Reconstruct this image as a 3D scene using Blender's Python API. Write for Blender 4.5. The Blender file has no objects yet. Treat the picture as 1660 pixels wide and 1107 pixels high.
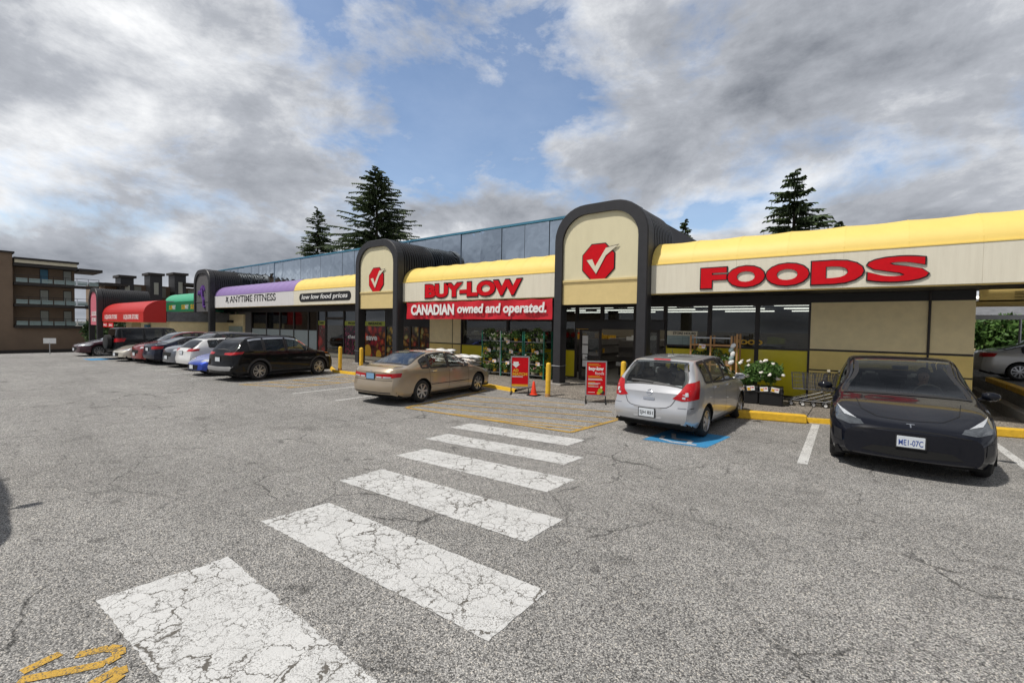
import bpy, bmesh, math, random
import numpy as np
from mathutils import Vector, Matrix
from mathutils.bvhtree import BVHTree
R = math.radians
rnd = random.Random(7)
scene = bpy.context.scene
col = scene.collection

# ---------------------------------------------------------------- camera
HC = 2.2
def camera():
    yaw, pitch, roll = R(37.5), R(1.75), R(1.0)
    fw = Vector((-math.sin(yaw)*math.cos(pitch), math.cos(yaw)*math.cos(pitch), -math.sin(pitch)))
    r0 = Vector((math.cos(yaw), math.sin(yaw), 0)); u0 = r0.cross(fw)
    r = r0*math.cos(roll)+u0*math.sin(roll); u = -r0*math.sin(roll)+u0*math.cos(roll)
    cd = bpy.data.cameras.new('camera'); cd.sensor_width = 36; cd.lens = 16.0
    cd.clip_start = .05; cd.clip_end = 6000
    o = bpy.data.objects.new('camera', cd); col.objects.link(o)
    m = Matrix((r, u, -fw)).transposed().to_4x4(); m.translation = (0, 0, HC)
    o.matrix_world = m; scene.camera = o
camera()

# ---------------------------------------------------------------- sky, sun, exposure
SKYOFF = (2.4, 8.8, 6.0)
SUN = Vector((-.25, -.43, .87)).normalized()
def world():
    w = bpy.data.worlds.new('World'); scene.world = w; w.use_nodes = True
    nt = w.node_tree; N = nt.nodes; N.clear(); Lk = nt.links.new
    def n(t, **k):
        x = N.new(t)
        for a, b in k.items(): setattr(x, a, b)
        return x
    def math_(op, a, b=None, c=None):
        x = n('ShaderNodeMath', operation=op)
        for i, v in enumerate((a, b, c)):
            if v is None: continue
            if isinstance(v, (int, float)): x.inputs[i].default_value = v
            else: Lk(v, x.inputs[i])
        return x.outputs[0]
    def ramp(fac, pts):
        x = n('ShaderNodeValToRGB'); e = x.color_ramp.elements
        while len(e) < len(pts): e.new(.5)
        for i, (p, c) in enumerate(pts):
            e[i].position = p; e[i].color = (*c, 1) if not isinstance(c, (int, float)) else (c, c, c, 1)
        Lk(fac, x.inputs[0]); return x.outputs[0]
    sky = n('ShaderNodeTexSky', sky_type='NISHITA'); sky.sun_disc = False
    sky.sun_elevation = math.asin(SUN.z); sky.sun_rotation = math.atan2(SUN.x, SUN.y)
    sky.dust_density = .6; sky.ozone_density = 1.6
    tc = n('ShaderNodeTexCoord'); sx = n('ShaderNodeSeparateXYZ'); Lk(tc.outputs['Generated'], sx.inputs[0])
    z = math_('ADD', math_('MAXIMUM', sx.outputs[2], 0.0), .30)
    cx = n('ShaderNodeCombineXYZ'); Lk(math_('DIVIDE', sx.outputs[0], z), cx.inputs[0]); Lk(math_('DIVIDE', sx.outputs[1], z), cx.inputs[1])
    mp = n('ShaderNodeMapping'); mp.inputs['Location'].default_value = SKYOFF
    mp.inputs['Rotation'].default_value = (0, 0, R(37)); mp.inputs['Scale'].default_value = (.8, 1.15, 1)
    Lk(cx.outputs[0], mp.inputs[0])
    def noise(scale, detail, rough, dist, off=(0, 0, 0)):
        x = n('ShaderNodeTexNoise'); x.inputs['Scale'].default_value = scale; x.inputs['Detail'].default_value = detail
        x.inputs['Roughness'].default_value = rough; x.inputs['Distortion'].default_value = dist
        if any(off):
            v = n('ShaderNodeVectorMath', operation='ADD'); v.inputs[1].default_value = off
            Lk(mp.outputs[0], v.inputs[0]); Lk(v.outputs[0], x.inputs[0])
        else: Lk(mp.outputs[0], x.inputs[0])
        return x.outputs['Fac']
    mp2 = n('ShaderNodeMapping'); mp2.inputs['Location'].default_value = SKYOFF; mp2.inputs['Scale'].default_value = (1, 1, 1.9); Lk(tc.outputs['Generated'], mp2.inputs[0])
    def noise2(scale, detail, rough, dist=0.0):
        x = n('ShaderNodeTexNoise'); x.inputs['Scale'].default_value = scale; x.inputs['Detail'].default_value = detail; x.inputs['Roughness'].default_value = rough; x.inputs['Distortion'].default_value = dist; Lk(mp2.outputs[0], x.inputs[0]); return x.outputs['Fac']
    dens = math_('ADD', math_('MULTIPLY', noise(1.3, 4, .55, .1), .45), math_('MULTIPLY', noise2(3.0, 9, .64, .25), .55))
    big = noise(.75, 3, .5, .1, (1.7, 4.2, 0))
    thick = math_('ADD', math_('MULTIPLY', noise(1.3, 4, .5, .1, (5.3, 2.1, 0)), .6), math_('MULTIPLY', noise2(4.2, 8, .66, .2), .4))
    # opening in the cloud deck (a soft cone of directions)
    gd = n('ShaderNodeVectorMath', operation='DOT_PRODUCT'); Lk(tc.outputs['Generated'], gd.inputs[0])
    a = R(37.5+10); el = R(33); gd.inputs[1].default_value = (-math.sin(a)*math.cos(el), math.cos(a)*math.cos(el), math.sin(el))
    gap = n('ShaderNodeMapRange', interpolation_type='SMOOTHSTEP'); Lk(gd.outputs['Value'], gap.inputs[0])
    gap.inputs[1].default_value = .925; gap.inputs[2].default_value = 1.0; gap.inputs[3].default_value = 0; gap.inputs[4].default_value = .115
    d2 = math_('SUBTRACT', math_('ADD', math_('ADD', math_('MULTIPLY', dens, .8), math_('MULTIPLY', big, .3)), .05), gap.outputs[0])
    low = n('ShaderNodeMapRange'); Lk(sx.outputs[2], low.inputs[0]); low.inputs[1].default_value = 0; low.inputs[2].default_value = .22; low.inputs[3].default_value = .08; low.inputs[4].default_value = 0
    cover = ramp(math_('ADD', d2, low.outputs[0]), [(.46, 0.08), (.50, .70), (.53, 1.0)])
    shade = math_('ADD', math_('MULTIPLY', thick, .85), math_('MULTIPLY', d2, .62))
    ccol = ramp(shade, [(.635, (.92, .925, .93)), (.70, (.66, .675, .70)), (.765, (.40, .42, .46)), (.90, (.16, .175, .205))])
    skc = n('ShaderNodeVectorMath', operation='SCALE'); Lk(sky.outputs[0], skc.inputs[0]); skc.inputs['Scale'].default_value = .13
    mx = n('ShaderNodeMix', data_type='RGBA'); Lk(cover, mx.inputs[0]); Lk(skc.outputs[0], mx.inputs[6]); Lk(ccol, mx.inputs[7])
    bg = n('ShaderNodeBackground'); Lk(mx.outputs[2], bg.inputs[0]); bg.inputs[1].default_value = 1.0
    out = n('ShaderNodeOutputWorld'); Lk(bg.outputs[0], out.inputs[0])
world()
sd = bpy.data.lights.new('sun', 'SUN'); sd.energy = 2.9; sd.angle = R(2.0); sd.color = (1, .95, .88)
so = bpy.data.objects.new('sun', sd); col.objects.link(so); so.rotation_euler = SUN.to_track_quat('Z', 'Y').to_euler()
scene.view_settings.view_transform = 'Standard'; scene.view_settings.look = 'None'
scene.view_settings.exposure = 0.26; scene.view_settings.gamma = 1

# ---------------------------------------------------------------- helpers
class MB:
    def __init__(s): s.v = []; s.f = []
    def quad(s, *p):
        i = len(s.v); s.v += [tuple(q) for q in p]; s.f.append(tuple(range(i, i+len(p)))); return s
    def box(s, x0, x1, y0, y1, z0, z1):
        i = len(s.v)
        s.v += [(x0,y0,z0),(x1,y0,z0),(x1,y1,z0),(x0,y1,z0),(x0,y0,z1),(x1,y0,z1),(x1,y1,z1),(x0,y1,z1)]
        s.f += [tuple(i+k for k in q) for q in ((0,3,2,1),(4,5,6,7),(0,1,5,4),(1,2,6,5),(2,3,7,6),(3,0,4,7))]; return s
    def bbox(s, x0, x1, y0, y1, z0, z1, b=.02):      # box with chamfered vertical/top edges
        bm = bmesh.new(); bmesh.ops.create_cube(bm, size=1)
        for v in bm.verts: v.co = Vector(((x0+x1)/2+v.co.x*(x1-x0), (y0+y1)/2+v.co.y*(y1-y0), (z0+z1)/2+v.co.z*(z1-z0)))
        bmesh.ops.bevel(bm, geom=bm.edges[:], offset=b, segments=2, affect='EDGES', profile=.5)
        return s.addbm(bm)
    def addbm(s, bm, mat=None):
        i = len(s.v); bm.verts.index_update()
        s.v += [tuple(mat @ v.co if mat else v.co) for v in bm.verts]; s.f += [tuple(i+v.index for v in f.verts) for f in bm.faces]; bm.free(); return s
    def prism(s, poly, a, b, axis='y'):              # poly of 2d points extruded from a to b
        def P(p, t): return {'y': (p[0], t, p[1]), 'x': (t, p[0], p[1]), 'z': (p[0], p[1], t)}[axis]
        i = len(s.v); n = len(poly)
        s.v += [P(p, a) for p in poly]+[P(p, b) for p in poly]
        s.f += [tuple(range(i, i+n))[::-1], tuple(range(i+n, i+2*n))]
        s.f += [(i+k, i+(k+1) % n, i+n+(k+1) % n, i+n+k) for k in range(n)]; return s
    def tube(s, pts, r, n=8, cap=True):
        pts = [Vector(p) for p in pts]; i = len(s.v); m = len(pts)
        rs = r if isinstance(r, (list, tuple)) else [r]*m
        for k, p in enumerate(pts):
            d = (pts[min(k+1, m-1)]-pts[max(k-1, 0)]).normalized()
            a = d.orthogonal().normalized() if abs(d.z) > .9 else d.cross(Vector((0, 0, 1))).normalized(); b = d.cross(a)
            s.v += [tuple(p+(a*math.cos(2*math.pi*j/n)+b*math.sin(2*math.pi*j/n))*rs[k]) for j in range(n)]
        for k in range(m-1):
            s.f += [(i+k*n+j, i+k*n+(j+1) % n, i+(k+1)*n+(j+1) % n, i+(k+1)*n+j) for j in range(n)]
        if cap: s.f += [tuple(i+j for j in range(n))[::-1], tuple(i+(m-1)*n+j for j in range(n))]
        return s
    def lathe(s, prof, n=24, axis='z', c=(0, 0, 0), close=False):   # prof [(r, h)]
        i = len(s.v); m = len(prof)
        for r, h in prof:
            for j in range(n):
                a = 2*math.pi*j/n; p = (r*math.cos(a), r*math.sin(a), h)
                if axis == 'x': p = (h, r*math.cos(a), r*math.sin(a))
                s.v.append((p[0]+c[0], p[1]+c[1], p[2]+c[2]))
        for k in range(m-1 if not close else m):
            k2 = (k+1) % m
            s.f += [(i+k*n+j, i+k*n+(j+1) % n, i+k2*n+(j+1) % n, i+k2*n+j) for j in range(n)]
        return s
    def grid(s, P):                                  # P[r][c] points
        i = len(s.v); nr, nc = len(P), len(P[0])
        for row in P: s.v += [tuple(q) for q in row]
        s.f += [(i+r*nc+k, i+r*nc+k+1, i+(r+1)*nc+k+1, i+(r+1)*nc+k) for r in range(nr-1) for k in range(nc-1)]; return s
    def build(s, name, mat, parent=None, smooth=False, sharp=None, loc=None):
        me = bpy.data.meshes.new(name); me.from_pydata(s.v, [], s.f); me.update()
        me.materials.append(mat)
        if smooth:
            me.polygons.foreach_set('use_smooth', [True]*len(me.polygons))
            if sharp: me.set_sharp_from_angle(angle=R(sharp))
        o = bpy.data.objects.new(name, me); col.objects.link(o); o.parent = parent
        if loc: o.location = loc
        return o
def tag(o, label=None, cat=None, group=None, kind=None):
    if label: o['label'] = label
    if cat: o['category'] = cat
    if group: o['group'] = group
    if kind: o['kind'] = kind
    return o
def empty(name, loc=(0, 0, 0), rz=0, label=None, cat=None, group=None):
    o = bpy.data.objects.new(name, None); col.objects.link(o); o.location = loc; o.rotation_euler = (0, 0, rz)
    return tag(o, label, cat, group)
def copy_tree(o, parent=None):
    c = o.copy(); col.objects.link(c); c.parent = parent
    for ch in o.children: copy_tree(ch, c)
    return c

# materials -------------------------------------------------------------
def mat(name, c, rough=.6, metal=0, coat=0, var=.12, vs=6, bump=0, bs=40, spec=.5, emit=0, dirt=0):
    m = bpy.data.materials.new(name); m.use_nodes = True; nt = m.node_tree; N = nt.nodes; Lk = nt.links.new
    b = N['Principled BSDF']; b.inputs['Roughness'].default_value = rough; b.inputs['Metallic'].default_value = metal
    b.inputs['Coat Weight'].default_value = coat; b.inputs['Coat Roughness'].default_value = .03
    b.inputs['Specular IOR Level'].default_value = spec
    tc = N.new('ShaderNodeTexCoord')
    if var:
        t = N.new('ShaderNodeTexNoise'); t.inputs['Scale'].default_value = vs; t.inputs['Detail'].default_value = 6; t.inputs['Roughness'].default_value = .65
        Lk(tc.outputs['Object'], t.inputs[0])
        mr = N.new('ShaderNodeMapRange'); mr.inputs[1].default_value = .25; mr.inputs[2].default_value = .75
        mr.inputs[3].default_value = 1-var; mr.inputs[4].default_value = 1+var; Lk(t.outputs['Fac'], mr.inputs[0])
        h = N.new('ShaderNodeVectorMath'); h.operation = 'SCALE'; h.inputs[0].default_value = c; Lk(mr.outputs[0], h.inputs['Scale'])
        Lk(h.outputs[0], b.inputs['Base Color'])
    else: b.inputs['Base Color'].default_value = (*c, 1)
    if bump:
        t2 = N.new('ShaderNodeTexNoise'); t2.inputs['Scale'].default_value = bs; t2.inputs['Detail'].default_value = 4; Lk(tc.outputs['Object'], t2.inputs[0])
        bp = N.new('ShaderNodeBump'); bp.inputs['Strength'].default_value = bump; bp.inputs['Distance'].default_value = .02
        Lk(t2.outputs['Fac'], bp.inputs['Height']); Lk(bp.outputs[0], b.inputs['Normal'])
    if emit:
        b.inputs['Emission Color'].default_value = (*c, 1); b.inputs['Emission Strength'].default_value = emit
    return m
def streaked(name, c, c2, rough=.7, sc=(9, 9, .7), amt=.55, bump=.15):   # painted sheet with rain streaks
    m = mat(name, c, rough, var=0, bump=bump, bs=120); nt = m.node_tree; N = nt.nodes; Lk = nt.links.new
    tc = N.new('ShaderNodeTexCoord'); mp = N.new('ShaderNodeMapping'); mp.inputs['Scale'].default_value = sc; Lk(tc.outputs['Object'], mp.inputs[0])
    t = N.new('ShaderNodeTexNoise'); t.inputs['Scale'].default_value = 1.0; t.inputs['Detail'].default_value = 7; t.inputs['Roughness'].default_value = .7; Lk(mp.outputs[0], t.inputs[0])
    r = N.new('ShaderNodeValToRGB'); r.color_ramp.elements[0].position = .42; r.color_ramp.elements[0].color = (0, 0, 0, 1)
    r.color_ramp.elements[1].position = .78; r.color_ramp.elements[1].color = (amt, amt, amt, 1); Lk(t.outputs['Fac'], r.inputs[0])
    mx = N.new('ShaderNodeMix'); mx.data_type = 'RGBA'; mx.inputs[6].default_value = (*c, 1); mx.inputs[7].default_value = (*c2, 1)
    Lk(r.outputs[0], mx.inputs[0]); Lk(mx.outputs[2], N['Principled BSDF'].inputs['Base Color']); return m
def glass(name, tint=(.35, .38, .38), base=.06, rough=0.0):
    m = bpy.data.materials.new(name); m.use_nodes = True; nt = m.node_tree; N = nt.nodes; N.clear(); Lk = nt.links.new
    o = N.new('ShaderNodeOutputMaterial'); t = N.new('ShaderNodeBsdfTransparent'); t.inputs[0].default_value = (*tint, 1)
    g = N.new('ShaderNodeBsdfGlossy'); g.inputs['Roughness'].default_value = rough; g.inputs[0].default_value = (.95, .97, 1, 1)
    ge = N.new('ShaderNodeNewGeometry'); dt = N.new('ShaderNodeVectorMath'); dt.operation = 'DOT_PRODUCT'; Lk(ge.outputs['Normal'], dt.inputs[0]); Lk(ge.outputs['Incoming'], dt.inputs[1])
    def mt(op, a, b_):
        x = N.new('ShaderNodeMath'); x.operation = op; x.use_clamp = True
        for i, q in enumerate((a, b_)):
            if isinstance(q, (int, float)): x.inputs[i].default_value = q
            elif q is not None: Lk(q, x.inputs[i])
        return x.outputs[0]
    fr = mt('POWER', mt('SUBTRACT', 1.0, mt('ABSOLUTE', dt.outputs['Value'], None)), 4.0)
    ad = N.new('ShaderNodeMath'); ad.operation = 'MULTIPLY_ADD'; ad.use_clamp = True; ad.inputs[1].default_value = .85; ad.inputs[2].default_value = base; Lk(fr, ad.inputs[0])
    mx = N.new('ShaderNodeMixShader'); Lk(ad.outputs[0], mx.inputs[0]); Lk(t.outputs[0], mx.inputs[1]); Lk(g.outputs[0], mx.inputs[2]); Lk(mx.outputs[0], o.inputs[0])
    return m
def asphalt():
    m = bpy.data.materials.new('asphalt'); m.use_nodes = True; nt = m.node_tree; N = nt.nodes; Lk = nt.links.new; b = N['Principled BSDF']
    b.inputs['Roughness'].default_value = .82; b.inputs['Specular IOR Level'].default_value = .35
    g = N.new('ShaderNodeNewGeometry'); pos = g.outputs['Position']
    def nz(scale, det=4, rough=.6, src=pos):
        t = N.new('ShaderNodeTexNoise'); t.inputs['Scale'].default_value = scale; t.inputs['Detail'].default_value = det; t.inputs['Roughness'].default_value = rough
        Lk(src, t.inputs[0]); return t
    def mr(v, a, b_, c, d, smooth=False):
        x = N.new('ShaderNodeMapRange'); x.inputs[1].default_value = a; x.inputs[2].default_value = b_; x.inputs[3].default_value = c; x.inputs[4].default_value = d
        if smooth: x.interpolation_type = 'SMOOTHSTEP'
        Lk(v, x.inputs[0]); return x.outputs[0]
    def mul(a, b_):
        x = N.new('ShaderNodeMath'); x.operation = 'MULTIPLY'; Lk(a, x.inputs[0])
        if isinstance(b_, float): x.inputs[1].default_value = b_
        else: Lk(b_, x.inputs[1])
        return x.outputs[0]
    v = N.new('ShaderNodeTexVoronoi'); v.inputs['Scale'].default_value = 105; Lk(pos, v.inputs['Vector'])
    sp = N.new('ShaderNodeSeparateColor'); Lk(v.outputs['Color'], sp.inputs[0])
    rp = N.new('ShaderNodeValToRGB'); e = rp.color_ramp.elements
    for _ in range(4): e.new(.5)
    for k, (p, c) in enumerate([(0, (.07, .068, .066)), (.22, (.19, .185, .178)), (.45, (.30, .293, .28)), (.68, (.41, .40, .38)), (.88, (.55, .535, .505)), (1, (.68, .63, .55))]):
        e[k].position = p; e[k].color = (*c, 1)
    Lk(sp.outputs[0], rp.inputs[0])
    # binder between the stones
    edge = mr(v.outputs['Distance'], .38, .78, 1.0, .42)
    big = mr(nz(.35, 6).outputs['Fac'], .3, .7, .90, 1.20)
    mid = mr(nz(3.0, 5).outputs['Fac'], .3, .7, .88, 1.1)
    # cracks: distorted cell borders, only in some places
    wv = N.new('ShaderNodeVectorMath'); wv.operation = 'MULTIPLY_ADD'; wv.inputs[1].default_value = (.5, .5, 0)
    Lk(nz(2.2, 6).outputs['Color'], wv.inputs[0]); Lk(pos, wv.inputs[2])
    cr = N.new('ShaderNodeTexVoronoi'); cr.feature = 'DISTANCE_TO_EDGE'; cr.inputs['Scale'].default_value = .8; Lk(wv.outputs[0], cr.inputs['Vector'])
    cm = mr(cr.outputs['Distance'], .0, .014, 1.0, .0); cmask = mr(nz(.5, 3).outputs['Fac'], .47, .6, 0.0, .75)
    one = N.new('ShaderNodeMath'); one.operation = 'SUBTRACT'; one.inputs[0].default_value = 1.0; Lk(mul(cm, cmask), one.inputs[1])
    # oil in the stalls
    wv2 = N.new('ShaderNodeVectorMath'); wv2.operation = 'MULTIPLY_ADD'; wv2.inputs[1].default_value = (.18, .18, 0); Lk(nz(6, 6).outputs['Color'], wv2.inputs[0]); Lk(pos, wv2.inputs[2])
    c2 = N.new('ShaderNodeTexVoronoi'); c2.feature = 'DISTANCE_TO_EDGE'; c2.inputs['Scale'].default_value = 3.2; Lk(wv2.outputs[0], c2.inputs['Vector'])
    one2 = N.new('ShaderNodeMath'); one2.operation = 'SUBTRACT'; one2.inputs[0].default_value = 1.0; Lk(mul(mr(c2.outputs['Distance'], 0, .022, 1, 0), mr(nz(.7, 4).outputs['Fac'], .46, .62, 0, .5)), one2.inputs[1])
    lane = N.new('ShaderNodeMapping'); lane.inputs['Scale'].default_value = (.10, .8, 1); Lk(pos, lane.inputs[0])
    lanef = mr(nz(1.0, 4, .6, lane.outputs[0]).outputs['Fac'], .35, .65, .90, 1.08)
    oil = mul(mr(nz(.9, 3).outputs['Fac'], .60, .74, 1.0, .70, True), mr(nz(2.3, 2).outputs['Fac'], .68, .74, 1.0, .55, True))
    f = mul(mul(mul(mul(mul(mul(edge, big), mid), one.outputs[0]), oil), one2.outputs[0]), lanef)
    sc = N.new('ShaderNodeVectorMath'); sc.operation = 'SCALE'; Lk(rp.outputs[0], sc.inputs[0]); Lk(f, sc.inputs['Scale'])
    Lk(sc.outputs[0], b.inputs['Base Color'])
    bp = N.new('ShaderNodeBump'); bp.inputs['Strength'].default_value = .9; bp.inputs['Distance'].default_value = .006; bp.invert = True
    Lk(v.outputs['Distance'], bp.inputs['Height']); Lk(bp.outputs[0], b.inputs['Normal'])
    return m
def paint(name, c, crack=1.0, wear=.5):    # road paint: crazed, worn through to the stones
    m = bpy.data.materials.new(name); m.use_nodes = True; nt = m.node_tree; N = nt.nodes; Lk = nt.links.new; b = N['Principled BSDF']
    b.inputs['Roughness'].default_value = .7
    g = N.new('ShaderNodeNewGeometry'); pos = g.outputs['Position']
    def nz(scale, det=4):
        t = N.new('ShaderNodeTexNoise'); t.inputs['Scale'].default_value = scale; t.inputs['Detail'].default_value = det; t.inputs['Roughness'].default_value = .65; Lk(pos, t.inputs[0]); return t
    def mr(v, a, b_, c_, d):
        x = N.new('ShaderNodeMapRange'); x.inputs[1].default_value = a; x.inputs[2].default_value = b_; x.inputs[3].default_value = c_; x.inputs[4].default_value = d; Lk(v, x.inputs[0]); return x.outputs[0]
    def op(o, a, b_):
        x = N.new('ShaderNodeMath'); x.operation = o; x.use_clamp = True
        for i, q in enumerate((a, b_)):
            if isinstance(q, (int, float)): x.inputs[i].default_value = q
            else: Lk(q, x.inputs[i])
        return x.outputs[0]
    wv = N.new('ShaderNodeVectorMath'); wv.operation = 'MULTIPLY_ADD'; wv.inputs[1].default_value = (.22, .22, 0); Lk(nz(9, 9).outputs['Color'], wv.inputs[0]); Lk(pos, wv.inputs[2])
    def cells(scale, w, lo, hi, ms):
        cr = N.new('ShaderNodeTexVoronoi'); cr.feature = 'DISTANCE_TO_EDGE'; cr.inputs['Scale'].default_value = scale; Lk(wv.outputs[0], cr.inputs['Vector'])
        wd = mr(nz(ms, 4).outputs['Fac'], lo, hi, 0.0, w)
        return op('SUBTRACT', 1.0, op('DIVIDE', cr.outputs['Distance'], op('MAXIMUM', wd, .0005)))
    c1 = cells(3.6, .030*crack, .36, .68, 1.1); c2 = cells(9, .050*crack, .40, .70, 1.7)
    v = N.new('ShaderNodeTexVoronoi'); v.inputs['Scale'].default_value = 85; Lk(pos, v.inputs['Vector'])
    pits = op('MULTIPLY', mr(v.outputs['Distance'], .55, .8, 0, 1), mr(nz(2.5, 5).outputs['Fac'], .5-.25*wear, .8-.2*wear, 0, 1.0))
    k = op('MAXIMUM', op('MAXIMUM', op('MULTIPLY', c1, 2.5), op('MULTIPLY', c2, 1.6)), pits)
    tone = mr(nz(5, 5).outputs['Fac'], .3, .7, .86, 1.05)
    sc = N.new('ShaderNodeVectorMath'); sc.operation = 'SCALE'; sc.inputs[0].default_value = c; Lk(tone, sc.inputs['Scale'])
    mx = N.new('ShaderNodeMix'); mx.data_type = 'RGBA'; Lk(k, mx.inputs[0]); Lk(sc.outputs[0], mx.inputs[6]); mx.inputs[7].default_value = (.11, .10, .085, 1)
    Lk(mx.outputs[2], b.inputs['Base Color'])
    bp = N.new('ShaderNodeBump'); bp.inputs['Strength'].default_value = .5; bp.inputs['Distance'].default_value = .006; bp.invert = True
    Lk(op('ADD', k, op('MULTIPLY', v.outputs['Distance'], .4)), bp.inputs['Height']); Lk(bp.outputs[0], b.inputs['Normal'])
    return m
def aggregate(name='aggregate'):
    m = bpy.data.materials.new(name); m.use_nodes = True; nt = m.node_tree; N = nt.nodes; Lk = nt.links.new; b = N['Principled BSDF']; b.inputs['Roughness'].default_value = .8
    g = N.new('ShaderNodeNewGeometry')
    v = N.new('ShaderNodeTexVoronoi'); v.inputs['Scale'].default_value = 48; Lk(g.outputs['Position'], v.inputs['Vector'])
    sp = N.new('ShaderNodeSeparateColor'); Lk(v.outputs['Color'], sp.inputs[0])
    rp = N.new('ShaderNodeValToRGB'); e = rp.color_ramp.elements; e.new(.4); e.new(.7)
    for k, (p, c) in enumerate([(0, (.06, .055, .05)), (.4, (.18, .155, .13)), (.7, (.29, .255, .21)), (1, (.45, .41, .35))]): e[k].position = p; e[k].color = (*c, 1)
    Lk(sp.outputs[0], rp.inputs[0])
    t = N.new('ShaderNodeTexNoise'); t.inputs['Scale'].default_value = .9; t.inputs['Detail'].default_value = 6; Lk(g.outputs['Position'], t.inputs[0])
    mr = N.new('ShaderNodeMapRange'); mr.inputs[1].default_value = .3; mr.inputs[2].default_value = .7; mr.inputs[3].default_value = .7; mr.inputs[4].default_value = 1.1; Lk(t.outputs['Fac'], mr.inputs[0])
    sc = N.new('ShaderNodeVectorMath'); sc.operation = 'SCALE'; Lk(rp.outputs[0], sc.inputs[0]); Lk(mr.outputs[0], sc.inputs['Scale']); Lk(sc.outputs[0], b.inputs['Base Color'])
    bp = N.new('ShaderNodeBump'); bp.inputs['Strength'].default_value = .7; bp.inputs['Distance'].default_value = .01; bp.invert = True; Lk(v.outputs['Distance'], bp.inputs['Height']); Lk(bp.outputs[0], b.inputs['Normal'])
    return m
def produce(name, cols, scale, seed):      # flat print: heaps of fruit
    m = bpy.data.materials.new(name); m.use_nodes = True; nt = m.node_tree; N = nt.nodes; Lk = nt.links.new; b = N['Principled BSDF']; b.inputs['Roughness'].default_value = .25
    tc = N.new('ShaderNodeTexCoord'); mp = N.new('ShaderNodeMapping'); mp.inputs['Location'].default_value = (seed, seed*.7, seed*.3); Lk(tc.outputs['Object'], mp.inputs[0])
    nz = N.new('ShaderNodeTexNoise'); nz.inputs['Scale'].default_value = 2.2; Lk(mp.outputs[0], nz.inputs[0])
    ad = N.new('ShaderNodeVectorMath'); ad.operation = 'MULTIPLY_ADD'; ad.inputs[1].default_value = (.35, .35, .35); Lk(nz.outputs['Color'], ad.inputs[0]); Lk(mp.outputs[0], ad.inputs[2])
    v = N.new('ShaderNodeTexVoronoi'); v.inputs['Scale'].default_value = scale; Lk(ad.outputs[0], v.inputs['Vector'])
    sp = N.new('ShaderNodeSeparateColor'); Lk(v.outputs['Color'], sp.inputs[0])
    rp = N.new('ShaderNodeValToRGB'); rp.color_ramp.interpolation = 'CONSTANT'; e = rp.color_ramp.elements
    while len(e) < len(cols): e.new(.5)
    for k, c in enumerate(cols): e[k].position = k/len(cols); e[k].color = (*c, 1)
    Lk(sp.outputs[1], rp.inputs[0])
    mr = N.new('ShaderNodeMapRange'); mr.inputs[1].default_value = .1; mr.inputs[2].default_value = .62; mr.inputs[3].default_value = 1.25; mr.inputs[4].default_value = .12; Lk(v.outputs['Distance'], mr.inputs[0])
    sc = N.new('ShaderNodeVectorMath'); sc.operation = 'SCALE'; Lk(rp.outputs[0], sc.inputs[0]); Lk(mr.outputs[0], sc.inputs['Scale']); Lk(sc.outputs[0], b.inputs['Base Color'])
    return m
def mirror_glass():
    m = bpy.data.materials.new('mirror_glass'); m.use_nodes = True; nt = m.node_tree; N = nt.nodes; Lk = nt.links.new; b = N['Principled BSDF']
    b.inputs['Metallic'].default_value = 1; b.inputs['Roughness'].default_value = .035; b.inputs['Base Color'].default_value = (.50, .57, .64, 1)
    tc = N.new('ShaderNodeTexCoord'); t = N.new('ShaderNodeTexNoise'); t.inputs['Scale'].default_value = .8; t.inputs['Detail'].default_value = 2; Lk(tc.outputs['Object'], t.inputs[0])
    bp = N.new('ShaderNodeBump'); bp.inputs['Strength'].default_value = .35; bp.inputs['Distance'].default_value = .05; Lk(t.outputs['Fac'], bp.inputs['Height']); Lk(bp.outputs[0], b.inputs['Normal'])
    t2 = N.new('ShaderNodeTexNoise'); t2.inputs['Scale'].default_value = 1.5; t2.inputs['Detail'].default_value = 8; Lk(tc.outputs['Object'], t2.inputs[0])
    mr = N.new('ShaderNodeMapRange'); mr.inputs[1].default_value = .5; mr.inputs[2].default_value = .75; mr.inputs[3].default_value = .015; mr.inputs[4].default_value = .10; Lk(t2.outputs['Fac'], mr.inputs[0]); Lk(mr.outputs[0], b.inputs['Roughness'])
    return m

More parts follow.
